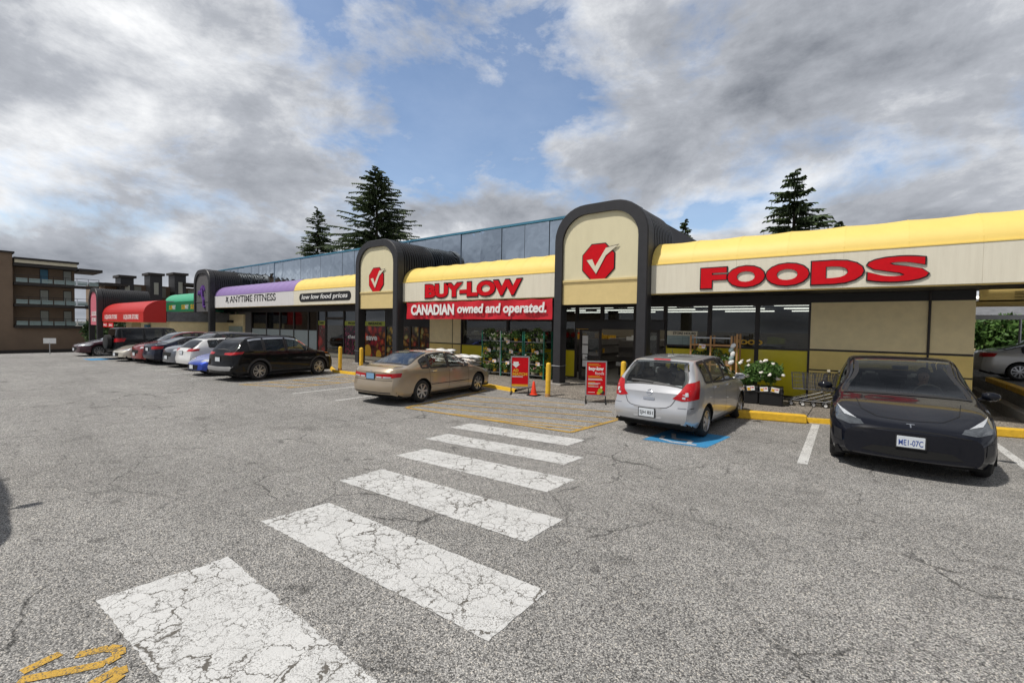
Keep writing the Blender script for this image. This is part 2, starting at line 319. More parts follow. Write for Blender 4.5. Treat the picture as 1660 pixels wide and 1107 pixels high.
M = dict(
 asphalt=asphalt(), white_paint=paint('white_paint', (.64, .64, .625)), line_paint=paint('line_paint', (.70, .70, .68), .6, 1.0),
 yellow_line=paint('yellow_line', (.60, .36, .05), .5, 1.25), blue_paint=paint('blue_paint', (.03, .27, .55), .3, .4), grey_sym=paint('grey_sym', (.55, .57, .60), .3, .7),
 yellow_curb=mat('yellow_curb', (.78, .47, .03), .6, var=.18, vs=9, bump=.3, bs=30), aggregate=aggregate(), concrete=mat('concrete', (.33, .31, .28), .85, var=.2, vs=5, bump=.3),
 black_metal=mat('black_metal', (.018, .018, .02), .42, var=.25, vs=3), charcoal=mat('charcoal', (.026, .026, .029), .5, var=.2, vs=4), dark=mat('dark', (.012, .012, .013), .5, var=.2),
 cream_panel=streaked('cream_panel', (.72, .66, .44), (.60, .54, .35), .65, (3, 3, .8), .5), tan_panel=mat('tan_panel', (.70, .55, .25), .6, var=.06, vs=4),
 fascia=streaked('fascia', (.77, .725, .59), (.60, .55, .43), .6, (7, 7, .5), .55), fascia_white=streaked('fascia_white', (.70, .69, .69), (.56, .55, .54), .6, (7, 7, .5), .5),
 yellow_vinyl=streaked('yellow_vinyl', (.86, .64, .17), (.74, .53, .13), .55, (1.2, 1.2, .8), .45, .05), purple_vinyl=streaked('purple_vinyl', (.27, .18, .42), (.36, .29, .48), .45, (2, 2, 1), .5, .05),
 green_vinyl=streaked('green_vinyl', (.05, .40, .22), (.12, .46, .30), .45, (2, 2, 1), .4, .05), green_dark=mat('green_dark', (.004, .16, .06), .5), red_vinyl=streaked('red_vinyl', (.56, .022, .018), (.42, .02, .02), .42, (1.5, 1.5, .8), .4, .05),
 stucco=mat('stucco', (.84, .71, .42), .85, var=.09, vs=3, bump=.5, bs=70), stucco_low=mat('stucco_low', (.86, .66, .24), .85, var=.08, vs=3, bump=.4, bs=70), trim=mat('trim', (.025, .02, .018), .55),
 red=mat('red', (.60, .003, .010), .5, var=.1, spec=.2), black=mat('black', (.008, .008, .009), .5, var=0), white=mat('white', (.80, .80, .78), .5, var=.05), off_white=mat('off_white', (.72, .66, .50), .6, var=.06),
 mirror_glass=mirror_glass(), blue_cap=mat('blue_cap', (.05, .19, .30), .4), pane=glass('pane', (.42, .44, .44), .05), frosted=mat('frosted', (.33, .40, .42), .35, var=.06),
 yellow_green=mat('yellow_green', (.70, .58, .015), .3, var=.08, vs=2), tube_light=mat('tube_light', (1, .95, .85), .5, var=0, emit=5), store_wall=mat('store_wall', (.22, .19, .14), .8), store_floor=mat('store_floor', (.20, .19, .17), .3), store_ceiling=mat('store_ceiling', (.25, .25, .24), .8),
 shelf=mat('shelf', (.12, .11, .10), .6), brick_brown=mat('brick_brown', (.22, .155, .105), .85, var=.12, vs=.6, bump=.3, bs=12), dark_brown=mat('dark_brown', (.03, .025, .022), .6), rail_glass=mat('rail_glass', (.28, .36, .35), .15, var=.1), win_blind=mat('win_blind', (.36, .37, .32), .3, var=.1),
 purple=mat('purple', (.13, .05, .28), .4), pink=mat('pink', (.62, .16, .21), .5), grey_wall=mat('grey_wall', (.10, .098, .10), .75, bump=.3, bs=60), roof_grey=mat('roof_grey', (.16, .165, .175), .9, var=.3, vs=3), banner=mat('banner', (.56, .010, .022), .45, var=.12, vs=2, bump=.5, bs=2.2),
 galv=mat('galv', (.42, .43, .44), .4, metal=.8, var=.12), green_rack=mat('green_rack', (.012, .16, .10), .4), wood=mat('wood', (.46, .24, .09), .65, var=.25, vs=8), orange=mat('orange', (.80, .05, .012), .45), lime=mat('lime', (.36, .42, .03), .4, var=.03), gold=mat('gold', (.72, .40, .02), .4),
)
# ---------------------------------------------------------------- ground
def ground_z(x): return 0.0 if x > -41 else max(-.05*(-41-x), -4.0)
def setting():
    xs = [-3000, -500, -121, -95, -70, -41, -20, 3.6, 60, 3000]; ys = [-3000, -60, 0, 12, 40, 200, 3000]
    tag(MB().grid([[(x, y, ground_z(x)) for x in xs] for y in ys]).build('parking_lot', M['asphalt']), kind='structure')
    # pavement in front of the shops: kerb line (x, y)
    ZW = .10
    K = [(-49, 12.7), (-21.2, 12.5), (-19.2, 11.55), (-17.0, 11.6), (-14.2, 12.6), (-10.8, 12.65), (-9.3, 12.3)]
    b = MB()
    for (x0, y0), (x1, y1) in zip(K, K[1:]):
        b.quad((x0, y0+.15, ZW), (x1, y1+.15, ZW), (x1, 17.2, ZW), (x0, 17.2, ZW))
    b.quad((-9.3, 13.7, ZW), (-4.6, 13.7, ZW), (-4.6, 17.2, ZW), (-9.3, 17.2, ZW))
    b.quad((-9.3, 12.3, .012), (-4.6, 12.5, .012), (-4.6, 13.7, ZW), (-9.3, 13.7, ZW))
    K2 = [(-4.6, 12.55), (-2.3, 12.75), (-1.0, 13.2), (3.3, 14.75)]
    for (x0, y0), (x1, y1) in zip(K2, K2[1:]):
        b.quad((x0, y0+.15, ZW), (x1, y1+.15, ZW), (x1, 17.2, ZW), (x0, 17.2, ZW))
    b.quad((-9.3, 12.45, .0), (-9.3, 13.7, .0), (-9.3, 13.7, ZW), (-9.3, 12.45, ZW)); b.quad((-4.6, 12.7, 0), (-4.6, 13.7, 0), (-4.6, 13.7, ZW), (-4.6, 12.7, ZW))
    tag(b.build('pavement', M['aggregate']), kind='structure')
    k = MB()
    for KK in (K, K2):
        for (x0, y0), (x1, y1) in zip(KK, KK[1:]):
            i = len(k.v)
            k.v += [(x0, y0, 0), (x1, y1, 0), (x1, y1+.02, ZW+.006), (x0, y0+.02, ZW+.006), (x1, y1+.16, ZW+.006), (x0, y0+.16, ZW+.006)]
            k.f += [(i, i+1, i+2, i+3), (i+3, i+2, i+4, i+5)]
    tag(k.build('kerb', M['yellow_curb']), kind='structure')
    # expansion joints
    j = MB()
    for x in (-1.02, -3.9, -12.5, -15.6): j.box(x-.008, x+.008, 13.3, 16.6, ZW, ZW+.003)
    tag(j.build('pavement_joint', M['dark']), kind='structure')
    # loose kerb blocks
    def block(p, q, w, h, label):
        p, q = Vector(p), Vector(q); d = (q-p); L = d.length
        o = MB().bbox(0, L, -w/2, w/2, 0, h, .025).build('kerb_block', M['yellow_curb'], smooth=False)
        o.location = (p.x, p.y, p.z); o.rotation_euler = (0, 0, math.atan2(d.y, d.x)); tag(o, label, 'kerb block', 'yellow concrete kerb blocks')
    block((-2.5, 12.72, 0), (-1.0, 13.12, 0), .22, .20, 'yellow concrete kerb block beside the silver hatchback')
    block((2.05, 14.35, 0), (4.2, 15.0, 0), .22, .19, 'yellow concrete kerb block right of the black car')
    # crosswalk stripes etc.: painted sheets
    def sheet(polys, name, m, z=.004, label=None):
        b = MB()
        for i, p in enumerate(polys): b.quad(*[(x, y, z+(i % 4)*.0012) for x, y in p])
        return tag(b.build(name, M[m]), kind='structure')
    S = [[(-4.70, .82), (-1.70, .92), (-1.70, 1.68), (-4.66, 1.74)], [(-5.22, 2.28), (-2.0, 2.40), (-2.02, 3.17), (-5.15, 3.05)], [(-5.78, 3.58), (-2.67, 3.77), (-2.66, 4.49), (-5.75, 4.29)],
         [(-6.19, 4.89), (-3.28, 5.10), (-3.24, 5.79), (-6.13, 5.52)], [(-6.70, 5.99), (-3.76, 6.32), (-3.70, 6.90), (-6.66, 6.58)], [(-7.04, 7.02), (-4.31, 7.39), (-4.27, 8.0), (-7.0, 7.63)]]
    q = random.Random(5)
    for p in S:
        r = []
        for a, b_ in zip(p, p[1:]+p[:1]):
            a, b_ = Vector(a), Vector(b_); m_ = int((b_-a).length/.05); nrm = Vector((-(b_-a).y, (b_-a).x)).normalized()
            for i in range(m_): r.append(tuple(a.lerp(b_, i/m_)+nrm*q.gauss(0, .005)))
        sheet([r], 'crosswalk_stripe', 'white_paint')
    def line(p, q, w):
        p, q = Vector((*p, 0)), Vector((*q, 0)); n = (q-p).normalized().cross(Vector((0, 0, 1)))*w/2
        return [(v.x, v.y) for v in (p-n, q-n, q+n, p+n)]
    sheet([line((-.72, 9.0), (-.80, 13.1), .15)], 'stall_line', 'line_paint')
    sheet([line((2.33, 9.2), (2.2, 14.2), .15)], 'stall_line', 'line_paint')
    sheet([line((-12.0, 7.3), (-12.15, 12.4), .10)], 'stall_line', 'line_paint')
    sheet([line((-14.15, 7.1), (-14.3, 12.4), .10)], 'stall_line', 'line_paint')
    for x in (-20.6, -22.9, -25.0, -27.1, -29.2, -30.95, -32.9, -35.9): sheet([line((x, 6.4), (x-.3, 11.8), .10)], 'stall_line', 'line_paint')
    hatch = [((-9.64, 7.95), (-10.3, 12.0)), ((-9.64, 7.92), (-4.82, 8.38)), ((-4.82, 8.38), (-4.64, 10.35)), ((-8.4, 8.05), (-4.75, 9.1)), ((-9.7, 8.3), (-4.65, 9.75)), ((-9.78, 8.95), (-4.62, 10.5)), ((-9.9, 9.7), (-5.2, 11.2)), ((-10.0, 10.6), (-6.3, 11.7)), ((-7.2, 8.2), (-4.8, 8.75))]
    sheet([line(p, q, .075) for p, q in hatch[3:]], 'hatch_line', 'yellow_line', .004)
    sheet([line(p, q, .10) for p, q in hatch[:3]], 'hatch_border', 'yellow_line', .008)
    sheet([line((-17.4+i*-.0, 7.0+i*.9), (-15.6, 7.9+i*.9), .10) for i in range(5)]+[line((-17.5, 6.9), (-17.4, 11.2), .1), line((-15.5, 7.6), (-15.6, 11.9), .1)], 'hatch_line', 'yellow_line')
    sheet([[(-3.42, 8.82), (-2.25, 8.98), (-2.1, 10.3), (-3.3, 10.2)]], 'blue_stall_marking', 'blue_paint', .004)
    ws = [line((-2.95, 9.0), (-2.45, 9.08), .09), line((-2.6, 9.05), (-2.62, 9.35), .09), line((-2.62, 9.35), (-2.95, 9.3), .09), line((-2.95, 9.3), (-3.1, 9.75), .09), line((-3.15, 9.12), (-3.2, 9.4), .08), line((-3.15, 9.12), (-2.85, 8.98), .08)]
    sheet(ws, 'wheelchair_symbol', 'grey_sym', .008)
    sheet([[(-34.9, 5.6), (-33.4, 5.7), (-33.5, 6.9), (-35.0, 6.8)]], 'blue_stall_marking', 'blue_paint', .004)
    # yellow stencilled figures near the camera
    def strokes(pl, w):
        r = []
        for p in pl:
            for a, b_ in zip(p, p[1:]): r.append(line(a, b_, w))
        return r
    f2 = [[(-4.02, .60), (-3.95, .74), (-3.88, .785), (-3.80, .77), (-3.78, .70), (-3.86, .56), (-4.0, .34)]]
    sheet(strokes(f2, .07), 'painted_figure', 'yellow_line', .004)
    sheet(strokes([[(-3.62, .58), (-3.66, .745)], [(-4.08, .36), (-4.12, .54)], [(-3.66, .745), (-3.58, .735), (-3.5, .6)]], .07), 'painted_figure', 'yellow_line', .004)
setting()

# ---------------------------------------------------------------- lettering
def text_mesh(s, w, h, bold=0.0, shear=0.0, depth=.01, spacing=1.0):
    cu = bpy.data.curves.new('t', 'FONT'); cu.body = s; cu.offset = bold; cu.shear = shear; cu.space_character = spacing; cu.resolution_u = 4
    o = bpy.data.objects.new('t', cu); col.objects.link(o)
    me = bpy.data.meshes.new_from_object(o.evaluated_get(bpy.context.evaluated_depsgraph_get()))
    bpy.data.objects.remove(o); V = np.array([v.co[:] for v in me.vertices]); lo, hi = V.min(0), V.max(0)
    F = [tuple(p.vertices) for p in me.polygons]; bpy.data.meshes.remove(me)
    V = (V-lo)/np.maximum(hi-lo, 1e-6)
    n = len(V); b = MB()
    b.v = [(x*w-w/2, -depth, y*h-h/2) for x, y, _ in V]; b.f = list(F)
    ed = {}
    for f in F:
        for a, c in zip(f, f[1:]+f[:1]): ed[(a, c)] = 1
    b.v += [(x*w-w/2, 0, y*h-h/2) for x, y, _ in V]
    b.f += [(c, a, a+n, c+n) for (a, c) in ed if (c, a) not in ed]
    return b
def letters(name, s, cx, y, cz, w, h, m, parent=None, **k):
    o = text_mesh(s, w, h, **k).build(name, M[m], parent, loc=(cx, y, cz)); return o
def outlined(s, cx, y, cz, w, h, parent, bold=.03, grow=.05, **k):
    letters('letter_outline', s, cx, y, cz, w+grow*2, h+grow*2, 'black', parent, bold=bold+.012, depth=.03, **k)
    letters('lettering', s, cx, y-.032, cz, w, h, 'red', parent, bold=bold, depth=.012, **k)

# ---------------------------------------------------------------- arches
YA, YF, YS = 14.25, 14.6, 16.7
def arch_outline(w, top, r, z0, n=9):         # half width w, from (-w,z0) over the top to (w,z0)
    p = [(-w, z0)]
    for k in range(n+1):
        a = math.pi-math.pi/2*k/n; p.append((-w+r+r*math.cos(a), top-r*.95+r*.95*math.sin(a)))
    for k in range(n+1):
        a = math.pi/2-math.pi/2*k/n; p.append((w-r+r*math.cos(a), top-r*.95+r*.95*math.sin(a)))
    return p+[(w, z0)]
def arch(cx, ya, yb, label, style, W=1.765, top=6.55, z0=.18, pb=3.06, zr=3.3, dz=0.0):
    e = empty('entrance_arch', (cx, ya, dz), 0, label, 'arch', 'shop entrance arches')
    o = arch_outline(W, top, 1.22, z0); i = arch_outline(W-.33, top-.34, .98, z0)
    def bevel_ring(b, A, B, y0, y1, bv=.05):
        # front face ring with a small bevel on the outside
        Ao = [(x*(1-bv/W*.6), z-(bv*.6 if z > z0+.1 else 0)) for x, z in A]
        n = len(A)
        def add(P, y): k = len(b.v); b.v += [(x, y, z) for x, z in P]; return k
        a0 = add(Ao, y0); b0 = add(B, y0); a1 = add(A, y0+bv); a2 = add(A, y1); b2 = add(B, y1)
        for k in range(n-1):
            b.f += [(a0+k, a0+k+1, b0+k+1, b0+k), (a1+k, a1+k+1, a0+k+1, a0+k), (a2+k, a2+k+1, a1+k+1, a1+k), (b0+k, b0+k+1, b2+k+1, b2+k), (b2+k, b2+k+1, a2+k+1, a2+k)]
        return b
    bevel_ring(MB(), o, i, 0, .42).build('frame', M['charcoal'], e)
    # infill panels
    up = [p for p in arch_outline(W-.332, top-.342, .98, 3.93)]
    pm = dict(check=('cream_panel', 'tan_panel'), runner=('grey_wall', 'grey_wall'), pink=('pink', 'pink'))[style]
    MB().prism(up, .10, .2, 'y').build('upper_panel', M[pm[0]], e)
    MB().prism([(-W+.332, 3.86), (W-.332, 3.86), (W-.332, 3.93), (-W+.332, 3.93)], .06, .2).prism([(-W+.332, 3.80), (W-.332, 3.80), (W-.332, 3.855), (-W+.332, 3.855)], .085, .2).build('moulding', M[pm[1]], e)
    MB().prism([(-W+.332, pb), (W-.332, pb), (W-.332, 3.80), (-W+.332, 3.80)], .10, .2).build('lower_panel', M[pm[1]], e)
    MB().box(-W+.332, W-.332, .2, .42, pb-.02, pb+.12).build('lintel', M['dark'], e)
    # ribbed barrel roof
    b = MB(); N = max(8, int((yb-ya-.42)/.15)); prof = arch_outline(W-.02, top-.02, 1.2, zr, 10); prof2 = arch_outline(W-.075, top-.075, 1.15, zr, 10)
    rows = []
    for k in range(N+1):
        y = .42+(yb-ya-.42)*k/N; st = (yb-ya-.42)/N
        if k < N:
            rows += [[(x, y, z) for x, z in prof2], [(x, y+st*.35, z) for x, z in prof2], [(x, y+st*.45, z) for x, z in prof], [(x, y+st*.9, z) for x, z in prof]]
    b.grid(rows).build('ribbed_barrel', M['charcoal'] if style != 'check' else M['black_metal'], e)
    for s in (-1, 1):
        MB().bbox(s*(W-.165)-.26, s*(W-.165)+.26, -.08, .62, .09, .185, .02).build('base_pad', M['concrete'], e)
    MB().tube([(-W+.165-.175, .21-.22, .82), (-W+.165+.175, .21-.22, .82), (-W+.165+.178, .43, .83)], .012, 6).build('strap', M['galv'], e)
    if style == 'check':
        c = (-.02, 4.52); ow = .59; oh = .60
        oc = [(c[0]+x*ow, c[1]+z*oh) for x, z in ((-.42, -1), (.42, -1), (1, -.42), (1, .42), (.42, 1), (-.42, 1), (-1, .42), (-1, -.42))]
        big = [(c[0]+(x-c[0])*1.06, c[1]+(z-c[1])*1.06) for x, z in oc]
        MB().prism(big, .078, .1).build('emblem_outline', M['black'], e); MB().prism(oc, .066, .078).build('emblem', M['red'], e)
        ck = [(-.44, .08), (-.22, .10), (-.10, -.16), (.30, .46), (.75, .52), (.30, .20), (-.06, -.42)]
        ck = [(c[0]+x*.98-.0, c[1]+z*.98) for x, z in ck]
        MB().prism([(c[0]+(x-c[0])*1.05+.0, c[1]+(z-c[1])*1.05) for x, z in ck], .055, .066).build('tick_outline', M['black'], e)
        MB().prism(ck, .044, .055).build('tick', M['off_white'], e)
    elif style == 'runner':
        b = MB()
        def limb(p, q, w):
            p, q = Vector(p), Vector(q); n = Vector((-(q-p).y, (q-p).x)).normalized()*w/2
            b.prism([tuple(p-n), tuple(q-n), tuple(q+n), tuple(p+n)], -.02, .1)
        for p, q, w in (((-.35, 4.55), (-.05, 5.0), .2), ((-.05, 5.0), (.30, 5.15), .2), ((.30, 5.15), (.52, 4.8), .14), ((-.35, 4.55), (-.62, 4.75), .16), ((.02, 4.95), (.12, 4.35), .3), ((.12, 4.35), (.42, 3.95), .2), ((.42, 3.95), (.32, 3.55), .18), ((.32, 3.55), (.62, 3.42), .14), ((-.62, 4.75), (-.75, 4.45), .12)): limb(p, q, w)
        b.build('runner_emblem', M['purple'], e)
    else:
        letters('lettering', 'LIQUOR', 0, .09, 4.1, 1.9, .5, 'white', e, bold=.02)
        letters('lettering', 'STORE', 0, .09, 3.55, 1.6, .35, 'white', e, bold=.02)
    return e
arch(-7.28, YA, YS, 'cream panelled black entrance arch over the store doors with red tick sign', 'check')
arch(-19.83, YA, YS, 'cream panelled black entrance arch with red tick beside fruit posters', 'check')
arch(-43.4, YA, YS, 'grey entrance arch with purple running figure', 'runner')
arch(-58.5, 10.15, 14.2, 'dark arch with pink sign panel left of the red awning', 'pink', dz=-1.3)

# ---------------------------------------------------------------- awnings
def awning(x0, x1, yf, yb, sections, label, zb=3.38, zf=4.30, zt=5.16, bay=1.2, ends=(0, 0), dz=0.0, endmat=None, back=.9):
    """sections: [(xa, xb, vault material, fascia material)]; depth yf..yb"""
    e = empty('barrel_awning', ((x0+x1)/2, yf, dz), 0, label, 'awning', 'barrel awnings'); ox = (x0+x1)/2
    D = yb-yf
    def prof(n=9, shrink=0.0):
        return [(D*(1-math.cos(math.pi/2*k/n))*(1), zf+(zt-zf-shrink)*math.sin(math.pi/2*k/n)) for k in range(n+1)]
    for xa, xb, vm, fm in sections:
        a, b_ = xa-ox, xb-ox
        f = MB(); nx = max(1, int((b_-a)/2.4))
        for k in range(nx):                    # sheets of the fascia, butt-jointed
            p, q = a+(b_-a)*k/nx, a+(b_-a)*(k+1)/nx
            f.bbox(p+.001, q-.001, 0, .06, zb, zf, .004)
        f.build('fascia', M[fm], e)
        MB().box(a, b_, -.012, .05, zf+.001, zf+.03).build('fascia_rail', M[vm], e)
        nb = max(1, round((b_-a)/bay)); wdt = (b_-a)/nb; me = None
        for k in range(nb):
            if me is None:
                rows = []
                for j in range(7):             # slightly slack cloth between hoops
                    u = j/6; sag = .028*math.sin(math.pi*u)
                    rows.append([((u-.5)*wdt, y+.0, z-sag*(.3+.7*(z-zf)/(zt-zf))) for y, z in prof()])
                o = MB().grid([r for r in rows]).build('canopy_panel', M[vm], e, smooth=True); me = o.data
                for pl in me.polygons: pass
                me.flip_normals()
            else:
                o = bpy.data.objects.new('canopy_panel', me); col.objects.link(o); o.parent = e
            o.location = (a+wdt*(k+.5), .03, 0)
        sme = None
        for k in range(nb+1):
            if sme is None: o = MB().grid([[(-.012, .03+y, z+.006) for y, z in prof()], [(.012, .03+y, z+.006) for y, z in prof()]]).build('seam', M[vm], e); sme = o.data
            else: o = bpy.data.objects.new('seam', sme); col.objects.link(o); o.parent = e
            o.location = (a+wdt*k, 0, 0)
    a, b_ = x0-ox, x1-ox
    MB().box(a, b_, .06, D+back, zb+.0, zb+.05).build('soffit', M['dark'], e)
    MB().box(a, b_, .06, .12, zb-.03, zb-.002).build('soffit_edge', M['stucco_low'], e)
    MB().box(a, b_, D+.03, D+.6, zt-.10, zt-.06).build('flashing', M['galv'], e)
    poly = [(0.06, zb)]+[(.03+y, z) for y, z in prof()]+[(D+back, zt), (D+back, zb)]
    for s, x in zip(ends, (a, b_)):
        if s: MB().prism(poly, x-.01 if x < 0 else x-.02, x+.02 if x < 0 else x+.01, 'x').build('end_cap', M[endmat or sections[0][2]], e)
    return e
aw = awning(-5.51, 7.2, YF, 15.75, [(-5.51, 7.2, 'yellow_vinyl', 'fascia')], 'yellow barrel awning lettered FOODS', ends=(1, 1), bay=1.28)
for ch, xa, xb in (('F', -3.955, -3.215), ('O', -3.20, -2.215), ('O', -2.195, -1.165), ('D', -1.12, .0), ('S', .05, 1.22)):
    outlined(ch, (xa+xb)/2-.845, -.0, 3.79, xb-xa-.02, .60, aw, bold=.055 if ch != 'S' else .04, grow=.032)
aw = awning(-18.06, -9.05, YF, 15.75, [(-18.06, -9.05, 'yellow_vinyl', 'fascia')], 'yellow barrel awning above the red banner, between the two tick arches', ends=(1, 0), bay=.9)
outlined('BUY-LOW', -13.57-(-13.555), -.0, 3.83, 5.65, .62, aw, bold=.06, grow=.05)
aw = awning(-41.63, -21.6, YF, 15.75, [(-41.63, -28.85, 'purple_vinyl', 'fascia_white'), (-28.85, -21.6, 'yellow_vinyl', 'fascia')], 'long awning, half purple and half yellow, with a black low food prices plate', ends=(1, 0), bay=.9)
c0 = (-41.63-21.6)/2
letters('lettering', 'ANYTIME FITNESS', -34.95-c0, -.0, 3.98, 7.4, .50, 'black', aw, bold=.014)
MB().box(-38.7-c0, -31.2-c0, -.016, -.011, 3.965, 3.995).build('stencil_gap', M['fascia_white'], aw)
rb = MB()
for p, q in (((-39.4, 3.8), (-39.1, 4.05)), ((-39.1, 4.05), (-38.95, 4.15)), ((-39.2, 4.0), (-39.0, 3.85)), ((-39.0, 3.85), (-38.95, 3.68)), ((-39.35, 4.1), (-39.2, 4.15))):
    p, q = Vector(p), Vector(q); n = Vector((-(q-p).y, (q-p).x)).normalized()*.065; rb.prism([((v.x-c0), v.y) for v in (p-n, q-n, q+n, p+n)], -.01, -.001)
rb.build('runner_emblem', M['black'], aw)
pill = [(math.cos(a)*.26+(2.55 if math.cos(a) > 0 else -2.55), math.sin(a)*.26) for a in np.linspace(0, 2*math.pi, 24, endpoint=False)]
MB().prism([(x-25.3-c0, z+3.83) for x, z in pill], -.02, -.001).build('sign_plate', M['black'], aw)
letters('lettering', 'low low food prices', -25.3-c0, -.021, 3.82, 5.0, .36, 'white', aw, bold=.015, shear=.18)
aw = awning(-54.5, -45.6, YF+.15, 15.9, [(-54.5, -45.6, 'green_vinyl', 'green_dark')], 'green barrel awning with yellow and white lettering behind the grey arch', ends=(0, 1), dz=-.25)
for x in (-52.3, -48.9, -46.6):
    letters('lettering', 'SUB', x+50.05-.42, -.0, 3.8, .9, .42, 'gold', aw, bold=.015, shear=.1); letters('lettering', 'WAY', x+50.05+.5, -.0, 3.8, .9, .42, 'white', aw, bold=.015, shear=.1)
aw = awning(-56.7, -43.8, 10.5, 11.9, [(-56.7, -43.8, 'red_vinyl', 'red_vinyl')], 'glossy red barrel awning lettered LIQUOR STORE', ends=(0, 1), dz=-1.27, zb=3.38, zf=4.15, zt=5.15, bay=.6, back=.05)
for x in (-3.3, 3.05): letters('lettering', 'LIQUOR STORE', x, -.0, 3.77, 4.3, .44, 'white', aw, bold=.012)
for x in (-5.6, -3.6):
    h = MB().box(x-.85, x+.85, .05, .07, 2.85, 3.3).build('hanging_sign', M['red'], aw); letters('lettering', 'SALE', x, .049, 3.07, 1.2, .2, 'white', h, bold=.02)

# ---------------------------------------------------------------- the store
def store():
    e = empty('store_building', (0, 0, 0), 0, 'long single-storey shop building with mirrored parapet behind the awnings', 'building')
    ZC = 3.2
    # upper mirrored parapet
    xs = np.arange(-46.5, -8.0, 1.32); me = None
    for x in xs:
        if me is None: o = MB().bbox(.012, 1.308, 0, .05, 5.0, 6.83, .004).build('mirror_panel', M['mirror_glass'], e); me = o.data
        else: o = bpy.data.objects.new('mirror_panel', me); col.objects.link(o); o.parent = e
        o.location = (x, YS-.02+rnd.uniform(-.004, .004), 0); o.rotation_euler = (R(rnd.uniform(-.25, .25)), 0, R(rnd.uniform(-.25, .25)))
    xe = xs[-1]+1.32
    MB().box(-46.5, xe, YS-.10, YS+.5, 6.835, 6.93).build('parapet_cap', M['blue_cap'], e)
    MB().box(-46.5, xe, YS+.06, 30, 4.7, 6.83).build('upper_storey', M['grey_wall'], e)
    MB().box(-46.6, 7.0, YS+.4, 34, 4.55, 4.7).build('roof', M['roof_grey'], e)
    # interior
    MB().box(-46, 2.2, YS+.05, 33, .06, .11).build('floor', M['store_floor'], e)
    MB().box(-46, 2.2, YS+.05, 33, ZC+.2, ZC+.3).build('ceiling', M['store_ceiling'], e)
    MB().box(-46, 2.2, 30, 30.2, .1, ZC+.2).box(-30.2, -30, YS+.3, 30, .1, ZC+.2).box(2.0, 2.33, YS+.26, 33, .1, 4.6).box(-46.3, -46, YS, 33, .1, 4.6).build('inner_wall', M['store_wall'], e)
    tl = MB()
    for y in (18.6, 21.5, 24.5, 27.5):
        for x in np.arange(-28.5, 1.5, 3.2): tl.box(x, x+2.4, y, y+.12, ZC+.08, ZC+.13)
    tl.build('ceiling_lamp', M['tube_light'], e)
    for i, x in enumerate(np.arange(-27, 1, 2.6)):
        b = MB().box(x, x+.9, 19.5, 29, .1, 1.7)
        for z in (.5, .95, 1.4): b.box(x-.12, x+1.02, 19.4, 29, z, z+.04)
        b.build('shelving', M['shelf'], e)
        g = MB()
        for k in range(26):
            z = rnd.choice((.54, .99, 1.44, 1.7)); y = 19.5+rnd.random()*5; g.box(x-.1+rnd.random()*.8, x+.1+rnd.random()*.9, y-.15, y, z, z+rnd.uniform(.15, .3))
        g.build('goods', M[('red', 'gold', 'white', 'off_white', 'lime')[i % 5]], e)['kind'] = 'stuff'
    # header above the shopfront, and its soffit
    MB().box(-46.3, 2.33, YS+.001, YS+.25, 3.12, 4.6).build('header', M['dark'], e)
    # stucco wall with dark reveals
    def wall(xa, xb, z0=.1, z1=3.12, zsplit=1.68, m1='stucco', m2='stucco_low'):
        MB().box(xa, xb, YS, YS+.25, zsplit+.03, z1).build('wall', M[m1], e)
        MB().box(xa, xb, YS, YS+.25, z0, zsplit-.03).build('wall', M[m2], e)
        MB().box(xa, xb, YS+.02, YS+.24, zsplit-.03, zsplit+.03).build('reveal', M['trim'], e)
    wall(-1.25, 1.42); wall(1.47, 2.33)
    MB().box(-1.25, 2.33, YS-.004, YS+.1, 1.05, 1.09).box(1.42, 1.47, YS+.02, YS+.24, .1, 3.12).build('reveal', M['trim'], e)
    MB().tube([(1.445, YS-.03, 1.7), (1.445, YS-.03, 3.36)], .03, 8).build('downpipe', M['trim'], e)
    wall(-18.4, -16.72, zsplit=1.32); wall(-16.66, -16.1, zsplit=1.32)
    MB().box(-16.72, -16.66, YS+.02, YS+.24, .1, 3.12).build('reveal', M['trim'], e)
    MB().box(-42.4, -39.95, YS-.05, YS+.2, .1, 3.12).build('wall', M['grey_wall'], e)
    MB().box(-46.3, -42.4, YS+1.2, YS+1.4, .1, 3.12).build('wall', M['stucco'], e)
    # shopfront windows: frame, pane, low panel
    def window(xa, xb, z0, z1, low=None, lowmat='yellow_green', head=0, fr=.06, bars=()):
        b = MB().box(xa, xa+fr, YS, YS+.14, z0, z1).box(xb-fr, xb, YS, YS+.14, z0, z1).box(xa+fr, xb-fr, YS, YS+.14, z0, z0+fr).box(xa+fr, xb-fr, YS, YS+.14, z1-fr, z1)
        if low: b.box(xa+fr, xb-fr, YS+.005, YS+.135, low-.03, low+.03)
        for z in bars: b.box(xa+fr, xb-fr, YS+.005, YS+.135, z-.025, z+.025)
        w = b.build('window', M['trim'], e)
        MB().box(xa+fr, xb-fr, YS+.06, YS+.07, z0+fr, z1-fr).build('pane', M['pane'], w)
        if low: MB().box(xa+fr, xb-fr, YS+.03, YS+.05, z0+fr, low-.03).build('panel', M[lowmat], w)
        return w
    for a, b_ in ((-5.75, -4.2), (-4.2, -2.72), (-2.72, -1.25)): window(a, b_, .14, 3.12, 1.66)
    for a, b_ in ((-16.1, -13.1), (-13.1, -10.6), (-10.6, -9.45)): window(a, b_, .14, 3.12, 1.32)
    for a, b_ in ((-39.95, -37.3), (-37.3, -35.1), (-35.1, -33.0), (-33.0, -30.95), (-30.95, -29.75)): window(a, b_, .16, 3.12, 1.78, 'frosted')
